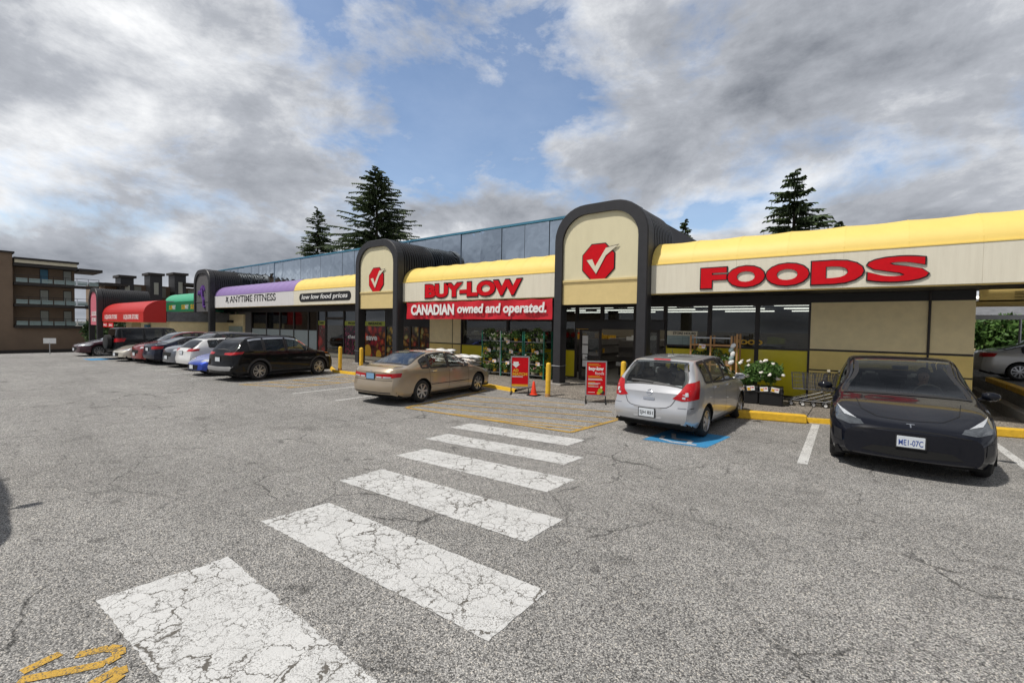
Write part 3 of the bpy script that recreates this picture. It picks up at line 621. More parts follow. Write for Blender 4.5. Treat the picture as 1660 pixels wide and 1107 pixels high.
    window(-29.75, -28.7, .16, 3.12, None); window(-26.55, -24.35, .16, 3.12); window(-24.35, -22.2, .16, 3.12); window(-22.2, -21.3, .16, 2.2, bars=(1.0,)); window(-20.0, -19.25, .16, 2.2, bars=(1.0,)); window(-19.25, -18.4, .16, 2.2, bars=(1.0,))
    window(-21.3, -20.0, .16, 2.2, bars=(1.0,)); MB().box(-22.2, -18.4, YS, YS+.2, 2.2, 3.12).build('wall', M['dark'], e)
    MB().box(-42, -18.4, YS-.14, YS+.0, .1, .30).build('plinth', M['off_white'], e)
    for x in (-37.0, -34.8): letters('lettering', 'OPEN 24', x+1.0, YS+.058, 1.3, 1.3, .22, 'trim', e, bold=.02)
    # doors
    def door(xa, xb, z1=2.2, mid=1.05, open_=0, f=.09):
        b = MB().box(xa, xa+f, YS+.02, YS+.1, .1, z1).box(xb-f, xb, YS+.02, YS+.1, .1, z1).box(xa+f, xb-f, YS+.02, YS+.1, .1, .1+f*1.6).box(xa+f, xb-f, YS+.02, YS+.1, z1-f, z1)
        if mid: b.box(xa+f, xb-f, YS+.02, YS+.1, mid-.06, mid+.06)
        d = b.build('door', M['trim'], e); MB().box(xa+f, xb-f, YS+.055, YS+.065, .1+f, z1-f).build('pane', M['pane'], d)
        MB().box(xa+.3, xb-.12, YS-.03, YS+.01, 1.0, 1.04).build('handle', M['black_metal'], d); return d
    door(-9.3, -8.32); door(-6.95, -5.95)
    MB().box(-9.45, -5.75, YS-.06, YS+.2, 2.2, 2.52).build('door_header', M['black_metal'], e)
    window(-9.45, -8.3, 2.52, 3.12); window(-8.3, -6.9, 2.52, 3.12); window(-6.9, -5.75, 2.52, 3.12)
    door(-28.7, -26.55, 2.6, None)
    window(-28.7, -26.55, 2.62, 3.12)
    # green and cream posts of the neighbouring shop behind the grey arch
    for x, m in ((-47.2, 'off_white'), (-46.2, 'green_dark'), (-45.3, 'off_white'), (-44.6, 'green_dark'), (-43.7, 'off_white'), (-43.2, 'green_dark')):
        MB().box(x, x+.25, YS+.2, YS+.4, .0, 3.2).build('post', M[m], e)
    # notices on the glass
    for (x, z, w, h, m) in ((-9.2, 2.3, .62, .24, 'gold'), (-9.02, 1.75, .26, .34, 'white'), (-9.02, 1.36, .26, .34, 'white'), (-9.02, 1.05, .22, .2, 'white'), (-9.02, .78, .22, .26, 'white'), (-6.6, 1.15, .34, .42, 'rail_glass'), (-6.25, 1.0, .28, .34, 'white')):
        MB().box(x-w/2, x+w/2, YS+.008, YS+.016, z-h/2, z+h/2).build('notice', M[m], e)
    n = MB().box(-5.66, -4.6, YS+.03, YS+.05, 2.02, 2.18).build('notice', M['off_white'], e); letters('lettering', 'STORE HOURS', -5.05, YS+.029, 2.1, .8, .09, 'black', n, bold=.02)
    n = MB().box(-5.66, -4.6, YS+.03, YS+.05, 1.55, 2.018).build('notice', M['rail_glass'], e)
    b = MB()
    for k in range(7): b.box(-5.6, -4.66, YS+.027, YS+.029, 1.6+k*.058, 1.605+k*.058)
    for x in (-5.1, -4.9, -4.75): b.box(x, x+.006, YS+.026, YS+.028, 1.57, 2.0)
    b.build('ruling', M['black'], n)
    letters('lettering', 'FOOD', -2.95, YS+.055, 1.85, .8, .16, 'gold', e, bold=.05)
    # produce posters in the windows
    reds = [(.55, .03, .02), (.62, .07, .03), (.35, .01, .02), (.65, .2, .03), (.5, .02, .03)]
    P = dict(tomato=produce('print_tomato', [(.55, .03, .02), (.62, .05, .04), (.45, .02, .02)], 1.4, 3), grape=produce('print_grape', [(.12, .01, .05), (.2, .02, .07), (.3, .03, .09), (.08, .01, .03)], 6, 5), apples=produce('print_apples', reds, 2.6, 9), corn=produce('print_corn', [(.55, .35, .04), (.5, .28, .02), (.3, .35, .06)], 4, 2), bread=produce('print_bread', [(.5, .25, .05), (.45, .16, .03), (.4, .06, .03), (.5, .4, .12)], 3.2, 7))
    def poster(xa, xb, z0, z1, k, head=None, hm='lime'):
        MB().box(xa, xb, YS+.04, YS+.055, z0, z1).build('poster', P[k], e)
        if head:
            h = MB().box(xa, xb, YS+.04, YS+.055, z1+.004, z1+.28).build('poster_header', M[hm], e); letters('lettering', head, (xa+xb)/2, YS+.039, z1+.14, min(1.3, (xb-xa)*.7), .15, 'black', h, bold=.03)
    poster(-29.68, -28.78, .3, 2.15, 'tomato', 'DAIRY'); poster(-26.48, -24.42, .3, 2.15, 'grape', 'PRODUCE'); poster(-24.28, -22.27, .3, 2.15, 'apples', 'BREADS')
    letters('lettering', 'cheers', -25.5, YS+.038, 1.45, 1.2, .25, 'white', e, bold=.02); letters('lettering', 'save', -23.6, YS+.038, 1.4, 1.1, .25, 'white', e, bold=.03)
    for x, z, r, m in ((-25.0, 1.0, .42, 'lime'), (-24.0, .6, .42, 'gold'), (-22.9, .42, .3, 'gold')):
        MB().prism([(x+r*math.cos(a)*.85, max(z+r*math.sin(a), .31)) for a in np.linspace(0, 2*math.pi, 20, endpoint=False)], YS+.036, YS+.0395).build('printed_fruit', M[m], e)
    for a, b_ in ((-22.13, -21.37), (-21.23, -20.07), (-19.93, -19.32), (-19.18, -18.47)): poster(a, b_, .24, .95, 'bread'); poster(a, b_, 1.05, 2.12, 'corn' if a < -21.3 else 'bread')
store()
def banner():
    L = 8.45; rows = []
    for k in range(5):
        row = []
        for j in range(60):
            u = j/59; x = -17.72+L*u; dr = .03*abs(math.sin(u*math.pi*9)); z = 3.33-dr*(1-k/4)-(.80)*k/4
            y = YF-.04+.035*math.sin(u*41+k*.6)*(1-.4*k/4)+.02*math.sin(u*17+k*1.4)
            row.append((x, y, z))
        rows.append(row)
    o = MB().grid(rows).build('banner', M['banner'], smooth=True)
    tag(o, 'red banner reading CANADIAN owned and operated below the awning', 'banner')
    letters('lettering', 'CANADIAN', -15.85, YF-.105, 2.96, 2.9, .50, 'white', o, bold=.045); letters('lettering', 'owned and operated.', -11.85, YF-.105, 2.93, 4.7, .52, 'white', o, bold=.035, shear=.12)
banner()

# ---------------------------------------------------------------- neighbouring buildings
def liquor():
    e = empty('liquor_shop', (-50, 12, -1.0), 0, 'cream rendered shop under the red awning', 'building')
    MB().box(-6.5, -4.6, .2, 9, 0, 3.2).box(-1.6, 6.1, .2, 9, 0, 3.2).box(-4.6, -1.6, .9, 1.1, 0, 3.2).box(6.1, 9, 4.5, 10, 0, 3.9).build('wall', M['stucco'], e)
    MB().box(-6.6, 6.2, 0, 9, 3.2, 4.0).build('roof', M['roof_grey'], e)
    MB().box(-4.5, -3.2, .8, .9, 0, 2.4).build('door', M['dark'], e); MB().box(-3.0, -1.7, .8, .9, .4, 2.4).build('window', M['dark'], e)
    MB().box(-1.5, .2, .14, .2, .9, 2.5).build('window', M['dark'], e)
    MB().box(.6, 1.3, -.1, .15, 2.2, 2.9).build('blue_sign', M['blue_cap'], e)
    MB().box(6.3, 8.9, 4.4, 4.5, 2.2, 2.9).build('blue_band', M['rail_glass'], e); MB().box(6.5, 7.1, 4.2, 4.5, 3.2, 3.4).build('wall_lamp', M['dark'], e)
    for x in (3.6, 6.4): MB().tube([(x, -.6, 0), (x, -.6, 1.6)], .14, 10).build('post', M['yellow_curb'], e)
liquor()
def apartments():
    e = empty('apartment_block', (-95, 0, -2.6), 0, 'brown three-storey apartment block with glass balconies at far left', 'building')
    B = lambda n, m, *a: MB().box(*a).build(n, M[m], e)
    B('podium', 'brick_brown', -22, 0, -20, 40, 0, 3.6); B('wall', 'brick_brown', -22, -1.6, 8.1, 14.7, 3.6, 13.3); B('tower', 'brick_brown', -22, .02, -20, 8.1, 3.6, 14.0)
    B('roof', 'dark_brown', -22, .3, -20, 8.3, 14.0, 14.25); B('roof', 'dark_brown', -22, .6, 8.2, 14.9, 13.2, 13.5); B('canopy', 'dark_brown', -6, .6, 14.9, 17.6, 12.2, 12.6); B('canopy', 'off_white', -6, .4, 8.3, 14.7, 12.75, 13.19)
    B('cornice', 'dark_brown', -1.6, .3, 8.2, 14.8, 12.3, 12.74)
    for fl in range(3):
        z = 3.9+fl*3.05
        bl = MB().box(-1.6, .5, 8.2, 17.2, z-.38, z-.02).build('balcony', M['dark_brown'], e)
        for k in range(7): MB().box(.40, .46, 8.3+k*1.27, 8.34+k*1.27, z, z+1.0).build('post', M['dark_brown'], bl)
        MB().box(.40, .47, 8.2, 17.2, z+1.0, z+1.06).build('rail', M['dark_brown'], bl); MB().box(.40, .45, 17.14, 17.2, z, z+1).build('rail', M['dark_brown'], bl)
        for k in range(7): MB().box(.42, .44, 8.38+k*1.27, 9.5+k*1.27, z+.04, z+.40).box(.42, .44, 8.38+k*1.27, 9.5+k*1.27, z+.45, z+.62).build('balcony_pane', M['rail_glass'], bl)
        for y, m in ((11.0, 'blue_cap' if fl == 2 else 'win_blind'), (13.5, 'win_blind')):
            w = MB().box(-1.62, -1.55, y-.06, y+.86, z, z+2.25).build('balcony_door', M['dark_brown'], e); MB().box(-1.56, -1.53, y, y+.8, z+.05, z+2.15).build('pane', M[m], w)
    # second block further back
    e = empty('apartment_block', (-125, 38, -3), 0, 'dark apartment block with tall grey towers behind the liquor shop', 'building')
    B = lambda n, m, *a: MB().box(*a).build(n, M[m], e)
    B('wall', 'brick_brown', -20, 0, 9, 34, 0, 14.6); B('roof', 'dark_brown', -20, .4, 8.8, 34, 14.6, 14.9); B('wall', 'brick_brown', -20, -2, -14, 9, 0, 13.2)
    for y, h in ((-11, 14.3), (-6, 15.3), (-1.5, 15.8)):
        B('tower', 'charcoal', -3, 1.2, y-1.1, y+1.1, 0, h); B('tower_cap', 'dark_brown', -3.2, 1.6, y-1.5, y+1.5, h, h+.5)
        w = B('window', 'win_blind', 1.15, 1.26, y-.4, y+.4, h-4.2, h-1.6)
    B('canopy', 'dark_brown', -6, 2, -16, -11, 12.4, 12.9); B('canopy', 'dark_brown', -6, 2.4, -1, 6, 13.6, 14.1)
    for y in (-8.5, -4, 1.5, 4.0, 6.8):
        for z in (7.6, 10.6): w = B('window', 'win_blind', -2.05, -1.9, y-.6, y+.6, z, z+2.2)
    for z in (7.2, 10.2):
        b = B('balcony', 'rail_glass', -2, .8, 1, 5.2, z, z+.9); b = B('balcony', 'rail_glass', -2, .8, 7, 9, z, z+.9)
    e = empty('low_house', (-90, 20, -3), 0, 'low grey roofed building between the apartment block and pink arch', 'building')
    MB().box(-10, 0, -3, 16, 0, 7.0).build('wall', M['brick_brown'], e); MB().box(-10.5, .5, -3.5, 16.5, 7.0, 7.6).build('roof', M['roof_grey'], e)
    for y in (-1, 2, 5): w = MB().box(-.05, .05, y-.7, y+.7, 4.2, 6.2).build('window', M['win_blind'], e)
    # house beyond the driveway on the right
    e = empty('house', (14, 48, .5), 0, 'low cream house with grey shingle roof beyond the driveway', 'building')
    MB().box(-9, 14, 0, 9, 0, 3.3).build('wall', M['stucco'], e)
    r = MB().prism([(-10, 3.0), (15, 3.0), (11, 5.6), (-6, 5.6)], -1.0, 9.5); 
    b = MB(); b.v = [(-10, -1, 3.1), (15, -1, 3.1), (15, 10, 3.1), (-10, 10, 3.1), (-5.5, 4, 5.5), (10.5, 4, 5.5)]; b.f = [(0, 1, 5, 4), (1, 2, 5), (2, 3, 4, 5), (3, 0, 4), (3, 2, 1, 0)]; b.build('roof', M['roof_grey'], e)
apartments()
# ---------------------------------------------------------------- vehicles
def pchip(pts):
    x = np.array([p[0] for p in pts], float); y = np.array([p[1] for p in pts], float); h = np.diff(x); d = np.diff(y)/h; m = np.zeros(len(x))
    for i in range(1, len(x)-1):
        if d[i-1]*d[i] > 0: m[i] = 2/(1/d[i-1]+1/d[i])*1.0
    m[0] = d[0]; m[-1] = d[-1]
    def f(t):
        t = min(max(t, x[0]), x[-1]); i = min(int(np.searchsorted(x, t, 'right'))-1, len(h)-1); i = max(i, 0)
        u = (t-x[i])/h[i]; return float((2*u**3-3*u**2+1)*y[i]+(u**3-2*u**2+u)*h[i]*m[i]+(-2*u**3+3*u**2)*y[i+1]+(u**3-u**2)*h[i]*m[i+1])
    return f
def sstep(a, b, x): t = min(max((x-a)/(b-a), 0), 1); return t*t*(3-2*t)
def carpaint(name, c, metal=.35, rough=.32, coat=1.0, spec=.3):
    m = mat(name, c, rough, metal, coat, var=.04, vs=3, spec=spec); return m
CM = dict(tyre=mat('tyre', (.018, .018, .018), .75, var=.2), rim=mat('rim', (.50, .50, .51), .28, .9, var=.05), rim_dark=mat('rim_dark', (.06, .06, .065), .35, .7), cglass=glass('car_glass', (.50, .54, .54), .05), clear=glass('clear_glass', (.70, .74, .73), .05), tint=glass('tinted_glass', (.10, .11, .11), .05),
  trimb=mat('car_trim', (.02, .02, .022), .5), well=mat('wheel_well', (.006, .006, .006), .9, var=0), seat=mat('seat', (.05, .048, .045), .8), seat_tan=mat('seat_tan', (.20, .16, .12), .8), chrome=mat('chrome', (.75, .75, .76), .12, 1, var=0), lampred=mat('lamp_red', (.40, .002, .006), .3, coat=.4, var=.3, vs=14, spec=.3), lampclear=mat('lamp_clear', (.62, .64, .66), .1, .3, coat=1, var=.25, vs=20), lampdark=mat('lamp_dark', (.10, .11, .12), .08, .4, coat=1, var=.3, vs=25), amber=mat('amber', (.60, .18, .02), .2, coat=1), plate=mat('plate', (.62, .66, .70), .4, var=.05), plateblue=mat('plate_blue', (.20, .36, .55), .4, var=.1), ptext=mat('plate_text', (.03, .07, .30), .5, var=0), cladding=mat('cladding', (.035, .035, .037), .7, var=.15, bump=.2, bs=200), lightgrey=mat('skid_grey', (.30, .30, .30), .5))
def make_car(key, label, loc, rz, S, group='parked cars', cat='car', name='parked_car'):
    L, W, H, wb, fo, wr = S['L'], S['W'], S['H'], S['wb'], S['fo'], S['wr']
    top, belt, wid, bot = pchip(S['top']), pchip(S['belt']), pchip(S['wid']), pchip(S['bot'])
    rw = pchip(S['rw']) if isinstance(S['rw'], list) else (lambda s: S['rw'])
    e = empty(name, loc, rz, label, cat, group)
    axles = (fo, fo+wb); Ra = wr+S.get('gap', .055); zc = wr
    bn, bt = S.get('nose', .10), S.get('tail', .08); bz = S.get('bz', .5)
    def Y(s): return L/2-s                       # local y (forward +)
    def zbot(s):
        z = bot(s)
        for a in axles:
            if abs(s-a) < Ra: z = max(z, zc+math.sqrt(Ra*Ra-(s-a)**2))
        return z
    tuck = pchip([(0, .075), (.12, .025), (.42, .0), (.68, .002), (.86, .012), (1, .04)])
    def section(s):
        w, b, T, zb, z0 = wid(s), belt(s), top(s), zbot(s), bot(s)
        b = max(b, zb+.03); g = max(T-b, .02); k = sstep(.08, .40, g)
        yB = w-.04; yR = min(yB-.005, (1-k)*yB*.93+k*rw(s)); zR = b+g*((1-k)*.6+k*.88)
        P = [(w-tuck((z-z0)/max(b-z0, .05)), z) for z in [zb+(b-zb)*t for t in (0, .07, .16, .28, .42, .56, .7, .82, .92, 1)]]
        for t in (.33, .67): P.append((yB+(yR-yB)*t+.018*k*math.sin(math.pi*t), b+(zR-b)*t))
        P.append((yR, zR)); r = yR*(.085 if k > .5 else .09+.08*(1-k))
        P += [(yR-r*.35, zR+(T-zR)*.42), (yR-r, zR+(T-zR)*.68), (yR*.72, T-(T-zR)*.16), (yR*.45, T-(T-zR)*.055), (yR*.2, T-(T-zR)*.01), (0, T)]
        return P
    def warp(x, s, z):
        w2 = W/2; q = abs(x)/w2
        u = max(0, 1-s/.75)**2; s2 = s+u*(bn*(q**2.6)*1.7+S.get('nosez', .25)*max(0, z-bz)**1.5*.6)
        u = max(0, 1-(L-s)/.6)**2; s2 = s2-u*(bt*(q**3)*1.6+S.get('tailz', .0)*max(0, z-.62)-(S.get('bump', .05)*math.exp(-((z-.5)/.17)**2)))
        return s2
    ss = set(np.linspace(0, L, 70).round(3)) | {.02, .05, .09, L-.02, L-.05, L-.09}
    for a in axles: ss |= {round(a+Ra*math.cos(t), 3) for t in np.linspace(0, math.pi, 17)} | {round(a-Ra-.004, 3), round(a+Ra+.004, 3)}
    for s in np.linspace(S['ws'][0], S['ws'][1], 12): ss.add(round(s, 3))
    for s in np.linspace(S['rg'][0], S['rg'][1], 12): ss.add(round(s, 3))
    ss = sorted(ss); ss = [s for i, s in enumerate(ss) if i == 0 or s-ss[i-1] > .004]
    V = []; F = []; idx = []; n = None
    for s in ss:
        P = section(s); n = len(P); row = [(x, z) for x, z in P]+[(-x, z) for x, z in P[-2::-1]]
        idx.append(len(V)); V += [(x, Y(warp(x, s, z)), z) for x, z in row]
    m = 2*n-1
    for i in range(len(ss)-1):
        a, b_ = idx[i], idx[i+1]; F += [(a+j, a+j+1, b_+j+1, b_+j) for j in range(m-1)]
    for end, s in ((0, ss[0]), (1, ss[-1])):     # end caps as grids
        P = section(s); cols = 10; g0 = len(V)
        for x, z in P:
            for c in range(cols+1):
                xx = x*(1-2*c/cols); V.append((xx, Y(warp(xx, s, z)), z))
        for r in range(len(P)-1):
            for c in range(cols):
                q = (g0+r*(cols+1)+c, g0+r*(cols+1)+c+1, g0+(r+1)*(cols+1)+c+1, g0+(r+1)*(cols+1)+c); F.append(q if end == 0 else q[::-1])
    bv = BVHTree.FromPolygons([Vector(v) for v in V], F)
    Vn = np.array(V)
    def cast(x, s, z, az):                        # az: 0 front, 90 right side, 180 rear, 'T' from above
        p = Vector((x, Y(s), z))
        d = Vector((0, 0, 1)) if az == 'T' else Vector((math.sin(R(az)), math.cos(R(az)), 0))
        h = bv.ray_cast(p+d*4, -d, 8)
        if h[0] is None:
            h = bv.find_nearest(p)
            if h[0] is None: return p, d
        nn = h[1]
        if nn.dot(d) < 0: nn = -nn
        return h[0], nn
    def resample(pl, k):
        pl = [Vector(p) for p in pl]; ds = [0]
        for a, b_ in zip(pl, pl[1:]): ds.append(ds[-1]+max((b_-a).length, 1e-6))
        out = []
        for t in np.linspace(0, ds[-1], k):
            i = max(0, min(len(pl)-2, int(np.searchsorted(ds, t, 'right'))-1)); out.append(pl[i].lerp(pl[i+1], (t-ds[i])/(ds[i+1]-ds[i])))
        return out
    def patch(nm, lo, hi, az, m_, off=.006, rows=5, cols=14, mirror=True, parent=e, thick=0):
        objs = []
        for sg in ((1, -1) if mirror else (1,)):
            A, B = resample(lo, cols), resample(hi, cols); G = []
            for r in range(rows):
                row = []
                for a, b_ in zip(A, B):
                    q = a.lerp(b_, r/(rows-1)); p, nn = cast(q.x*sg, q.y, q.z, az if az == 'T' or sg > 0 else -az); row.append(p+nn*off)
                G.append(row)
            if sg < 0 or az == 180: G = [r[::-1] for r in G] if not (sg < 0 and az == 180) else G
            objs.append(MB().grid(G).build(nm, m_, parent, smooth=True))
        return objs
    def line(nm, pl, az, w, m_, off=.004, mirror=True, k=16, parent=e):
        pl = resample(pl, k); lo, hi = [], []
        for i, p in enumerate(pl):
            d = (pl[min(i+1, k-1)]-pl[max(i-1, 0)]); 
            nrm = Vector((0, -d.z, d.y)) if az in (90, -90) else (Vector((-d.z, 0, d.x)) if az != 'T' else Vector((-d.y, d.x, 0)))
            nrm = nrm.normalized()*w/2 if nrm.length > 1e-6 else Vector((0, 0, w/2)); lo.append(p-nrm); hi.append(p+nrm)
        return patch(nm, lo, hi, az, m_, off, 2, k, mirror, parent)
    # glass: openings in the shell
    cut = set(); Fc = [Vn[list(f)].mean(0) for f in F]
    def zrail(s): P = section(s); return P[12][1]
    def yrail(s): return section(s)[12][0]
    gl = CM[S.get('glass', 'cglass')]; mg = .035
    for gi, (s0, s1) in enumerate((S['ws'], S['rg'])):
        rows = []
        sgn = np.linspace(s0, s1, 12)
        hw = [max(.3, yrail(s)-.075) for s in sgn]
        for i, f in enumerate(F):
            c = Fc[i]; s = L/2-c[1]
            if s0+mg < s < s1-mg and abs(c[0]) < np.interp(s, sgn, hw)-mg and c[2] > belt(s)+.01: cut.add(i)
        G = []
        for s, w_ in zip(sgn, hw):
            row = []
            for t in np.linspace(-1, 1, 13): p, nn = cast(w_*t, s, 0, 'T'); row.append(p+nn*.006)
            G.append(row)
        g = MB().grid(G).build('windscreen' if gi == 0 else 'rear_window', gl if not (gi == 1 and S.get('rtint')) else CM['tint'], e, smooth=True)
        fr = MB()                                  # dark ceramic border
        def ring(G, w_):
            Rw, Cw = len(G), len(G[0])
            def inn(r, c):
                ctr = G[Rw//2][Cw//2]; p = G[r][c]; d = ctr-p; return p+d.normalized()*w_
            for r, c, r2, c2 in [(0, c, 0, c+1) for c in range(Cw-1)]+[(Rw-1, c+1, Rw-1, c) for c in range(Cw-1)]+[(r+1, 0, r, 0) for r in range(Rw-1)]+[(r, Cw-1, r+1, Cw-1) for r in range(Rw-1)]:
                up = Vector((0, 0, .003)); fr.quad(G[r][c]+up, G[r2][c2]+up, inn(r2, c2)+up, inn(r, c)+up)
        ring([[Vector(p) for p in r] for r in G], .07); fr.build('window_border', CM['trimb'], g)
    for s0, s1 in S['side']:
        cols = np.linspace(s0, s1, 12); lo = []; hi = []
        for s in cols:
            b_ = belt(s)+.02; t_ = zrail(s)-.012; t_ = max(t_, b_+.012); lo.append((W/2, s, b_)); hi.append((W/2, s, t_))
        for i, f in enumerate(F):
            c = Fc[i]; s = L/2-c[1]
            if s0+mg < s < s1-mg and belt(s)+.02+mg < c[2] < zrail(s)-.012-mg*.8 and abs(c[0]) > .4: cut.add(i)
        patch('side_window', lo, hi, 90, CM['tint'] if S.get('tint') and s0 > S['tint'] else gl, .006, 6, 12)
        for pl in (lo, hi): line('window_trim', pl, 90, .045 if pl is lo else .05, CM['chrome'] if S.get('chrome') and pl is hi else CM['trimb'], .008)
        for q in (0, -1): line('window_trim', [lo[q], hi[q]], 90, .07, CM['trimb'], .007, k=6)
    b = MB(); b.v = V; b.f = [f for i, f in enumerate(F) if i not in cut]
    body = b.build('body', S['paint'], e, smooth=True, sharp=38)
    # underside, wells
    MB().box(-W/2+.1, W/2-.1, Y(L-.25), Y(.25), .19, .30).build('underbody', CM['well'], e)
    for a in axles:
        for sg in (-1, 1):
            w_ = MB(); pr = [(Ra+.004)*1.0]; ang = np.linspace(-.25, math.pi+.25, 20); x0, x1 = sg*(W/2-.03), sg*(W/2-.42)
            w_.grid([[(x, Y(a)+math.cos(t)*(Ra+.01), zc+math.sin(t)*(Ra+.01)) for t in ang] for x in (x0, x1)]); i = len(w_.v)
            w_.v += [(x1, Y(a)+math.cos(t)*(Ra+.01), zc+math.sin(t)*(Ra+.01)) for t in ang]; w_.f.append(tuple(range(i, i+20))); w_.build('wheel_well', CM['well'], e)
    # wheels
    tw = .205
    def wheel():
        r = wr; ri = S.get('rim', r*.66)
        t = MB().lathe([(ri, -tw/2+.01), (ri+.02, -tw/2), (r-.045, -tw/2), (r-.012, -tw/2+.022), (r, -tw/2+.05), (r, tw/2-.05), (r-.012, tw/2-.022), (r-.045, tw/2), (ri+.02, tw/2), (ri, tw/2-.01)], 36, 'x')
        rim = MB().lathe([(ri+.004, tw/2-.006), (ri-.012, tw/2-.004), (ri-.02, tw/2-.03), (ri-.03, -tw/2+.03)], 36, 'x')
        ns = S.get('spokes', 5); sw = S.get('spw', .05)
        for k in range(ns):
            a = 2*math.pi*k/ns
            for dv in ((-1, 1) if S.get('split') else (0,)):
                a0 = a+dv*.10; a1 = a+dv*S.get('split', 0)
                p0 = (.045, a0); p1 = (ri-.012, a1); w0, w1 = sw*.7, sw*(1.15 if not S.get('split') else .8)
                Q = []
                for (rr, aa), ww in ((p0, w0), (p1, w1)):
                    ca, sa = math.cos(aa), math.sin(aa)
                    Q += [(rr*ca-ww*sa*.5, rr*sa+ww*ca*.5), (rr*ca+ww*sa*.5, rr*sa-ww*ca*.5)]
                x1 = tw/2-.012; i = len(rim.v)
                rim.v += [(x1+.006, *Q[0]), (x1+.006, *Q[1]), (x1-.002, *Q[3]), (x1-.002, *Q[2]), (x1-.04, *Q[0]), (x1-.04, *Q[1]), (x1-.04, *Q[3]), (x1-.04, *Q[2])]
                rim.f += [tuple(i+q for q in f) for f in ((0, 1, 2, 3), (1, 5, 6, 2), (0, 3, 7, 4))]
        rim.lathe([(.001, tw/2), (.06, tw/2-.002), (.065, tw/2-.02), (.07, tw/2-.05)], 16, 'x')
        back = MB().lathe([(.001, tw/2-.055), (ri-.02, tw/2-.06)], 24, 'x')
        return t, rim, back
    T0 = [x for x in wheel()]; meshes = None
    for a in axles:
        for sg in (1, -1):
            we = bpy.data.objects.new('wheel', None); col.objects.link(we); we.parent = e; we.location = (sg*(W/2-tw/2-.025), Y(a), wr)
            if sg < 0: we.rotation_euler = (0, 0, math.pi)
            if meshes is None:
                o = [T0[0].build('tyre', CM['tyre'], we, smooth=True, sharp=40), T0[1].build('rim', CM[S.get('rimm', 'rim')], we, smooth=True, sharp=30), T0[2].build('brake_disc', CM['rim_dark'], we)]; meshes = [(q.name, q.data) for q in o]
            else:
                for nm, me in meshes: q = bpy.data.objects.new(nm.split('.')[0], me); col.objects.link(q); q.parent = we
    # cabin
    cs, ce = S['ws'][1], S['rg'][0]; sm = CM[S.get('seat', 'seat')]; bz_ = .28
    for sx in (-1, 1):
        for row, sc in enumerate((cs+.55, min(cs+1.4, ce+.1))):
            x = sx*(.37 if row == 0 else .36); b = MB().bbox(x-.24, x+.24, Y(sc)-.05, Y(sc)+.45, bz_, .56, .05)
            bb = bmesh.new(); bmesh.ops.create_cube(bb, size=1); bmesh.ops.bevel(bb, geom=bb.edges[:], offset=.15, segments=2, affect='EDGES')
            b.addbm(bb, Matrix.Translation((x, Y(sc)-.13, .80)) @ Matrix.Rotation(R(14), 4, 'X') @ Matrix.Diagonal((.46, .16, .62, 1)))
            if row == 0 or True:
                bb = bmesh.new(); bmesh.ops.create_cube(bb, size=1); bmesh.ops.bevel(bb, geom=bb.edges[:], offset=.2, segments=2, affect='EDGES')
                b.addbm(bb, Matrix.Translation((x, Y(sc)-.24, min(1.16, H-.24))) @ Matrix.Diagonal((.26, .11, .17, 1)))
            b.build('seat', sm, e, smooth=True)
    zc_ = top(S['ws'][0])-.02
    MB().bbox(-W/2+.2, W/2-.2, Y(S['ws'][0]+.75), Y(S['ws'][0]+.12), .5, zc_, .06).build('dashboard', CM['seat'], e)
    MB().box(-W/2+.12, W/2-.12, Y(ce+.5), Y(S['ws'][0]+.2), .26, .3).build('cabin_floor', CM['well'], e)
    sw_ = [(-.37+.18*math.cos(t), Y(S['ws'][0]+.88)+.18*math.sin(t)*.35, zc_-.02+.18*math.sin(t)*.94) for t in np.linspace(0, 2*math.pi, 21)]
    MB().tube(sw_, .016, 6, False).tube([(-.37-.17, Y(S['ws'][0]+.88), zc_-.02), (-.37+.17, Y(S['ws'][0]+.88), zc_-.02)], .014, 6).build('steering_wheel', CM['seat'], e)
    MB().bbox(-.11, .11, Y(S['ws'][1]-.12)-.01, Y(S['ws'][1]-.12)+.02, top(S['ws'][1])-.17, top(S['ws'][1])-.10, .008).build('rear_mirror', CM['trimb'], e)
    # door seams, sill, handles, mirrors
    zs = S['bot'][len(S['bot'])//2][1]+.1
    for s in S.get('doors', ()):
        line('door_seam', [(W/2, s, zs), (W/2, s-.02, .55), (W/2, s+.0, belt(s)+.02)], 90, .009, CM['well'], .0035, k=12)
    for s, z in S.get('handles', ()):
        for sg in (1, -1):
            p, nn = cast(sg*W/2, s, z, 90*sg); o = MB().bbox(-.018, .018, -.10, .10, -.016, .016, .008).build('door_handle', S.get('hmat', S['paint']), e); o.location = p+nn*.018
    ms = S.get('mirror', S['ws'][0]+.52); mz = belt(ms)+.08
    for sg in (1, -1):
        bm_ = bmesh.new(); bmesh.ops.create_icosphere(bm_, subdivisions=2, radius=1)
        o = MB().addbm(bm_, Matrix.Diagonal((.115, .07, .075, 1))).tube([(-sg*.08, 0, -.03), (-sg*.2, 0, -.08)], .022, 6).build('wing_mirror', S.get('mmat', S['paint']), e, smooth=True); o.location = (sg*(W/2+.10), Y(ms), mz)
        MB().box(-.085, .085, -.068, -.058, -.05, .05).build('mirror_glass', CM['chrome'], o)
    line('sill_trim', [(W/2, axles[0]+Ra+.03, zs-.07), (W/2, axles[1]-Ra-.03, zs-.07)], 90, .05, CM['trimb'], .004)
    if S.get('clad'):
        for a in axles: line('arch_trim', [(W/2, a+(Ra+.035)*math.cos(t), zc+(Ra+.035)*math.sin(t)) for t in np.linspace(-.12, math.pi+.12, 24)], 90, .085, CM['cladding'], .008, k=24)
        line('sill_cladding', [(W/2, axles[0]+Ra+.02, zs-.01), (W/2, axles[1]-Ra-.02, zs-.01)], 90, .16, CM['cladding'], .007)
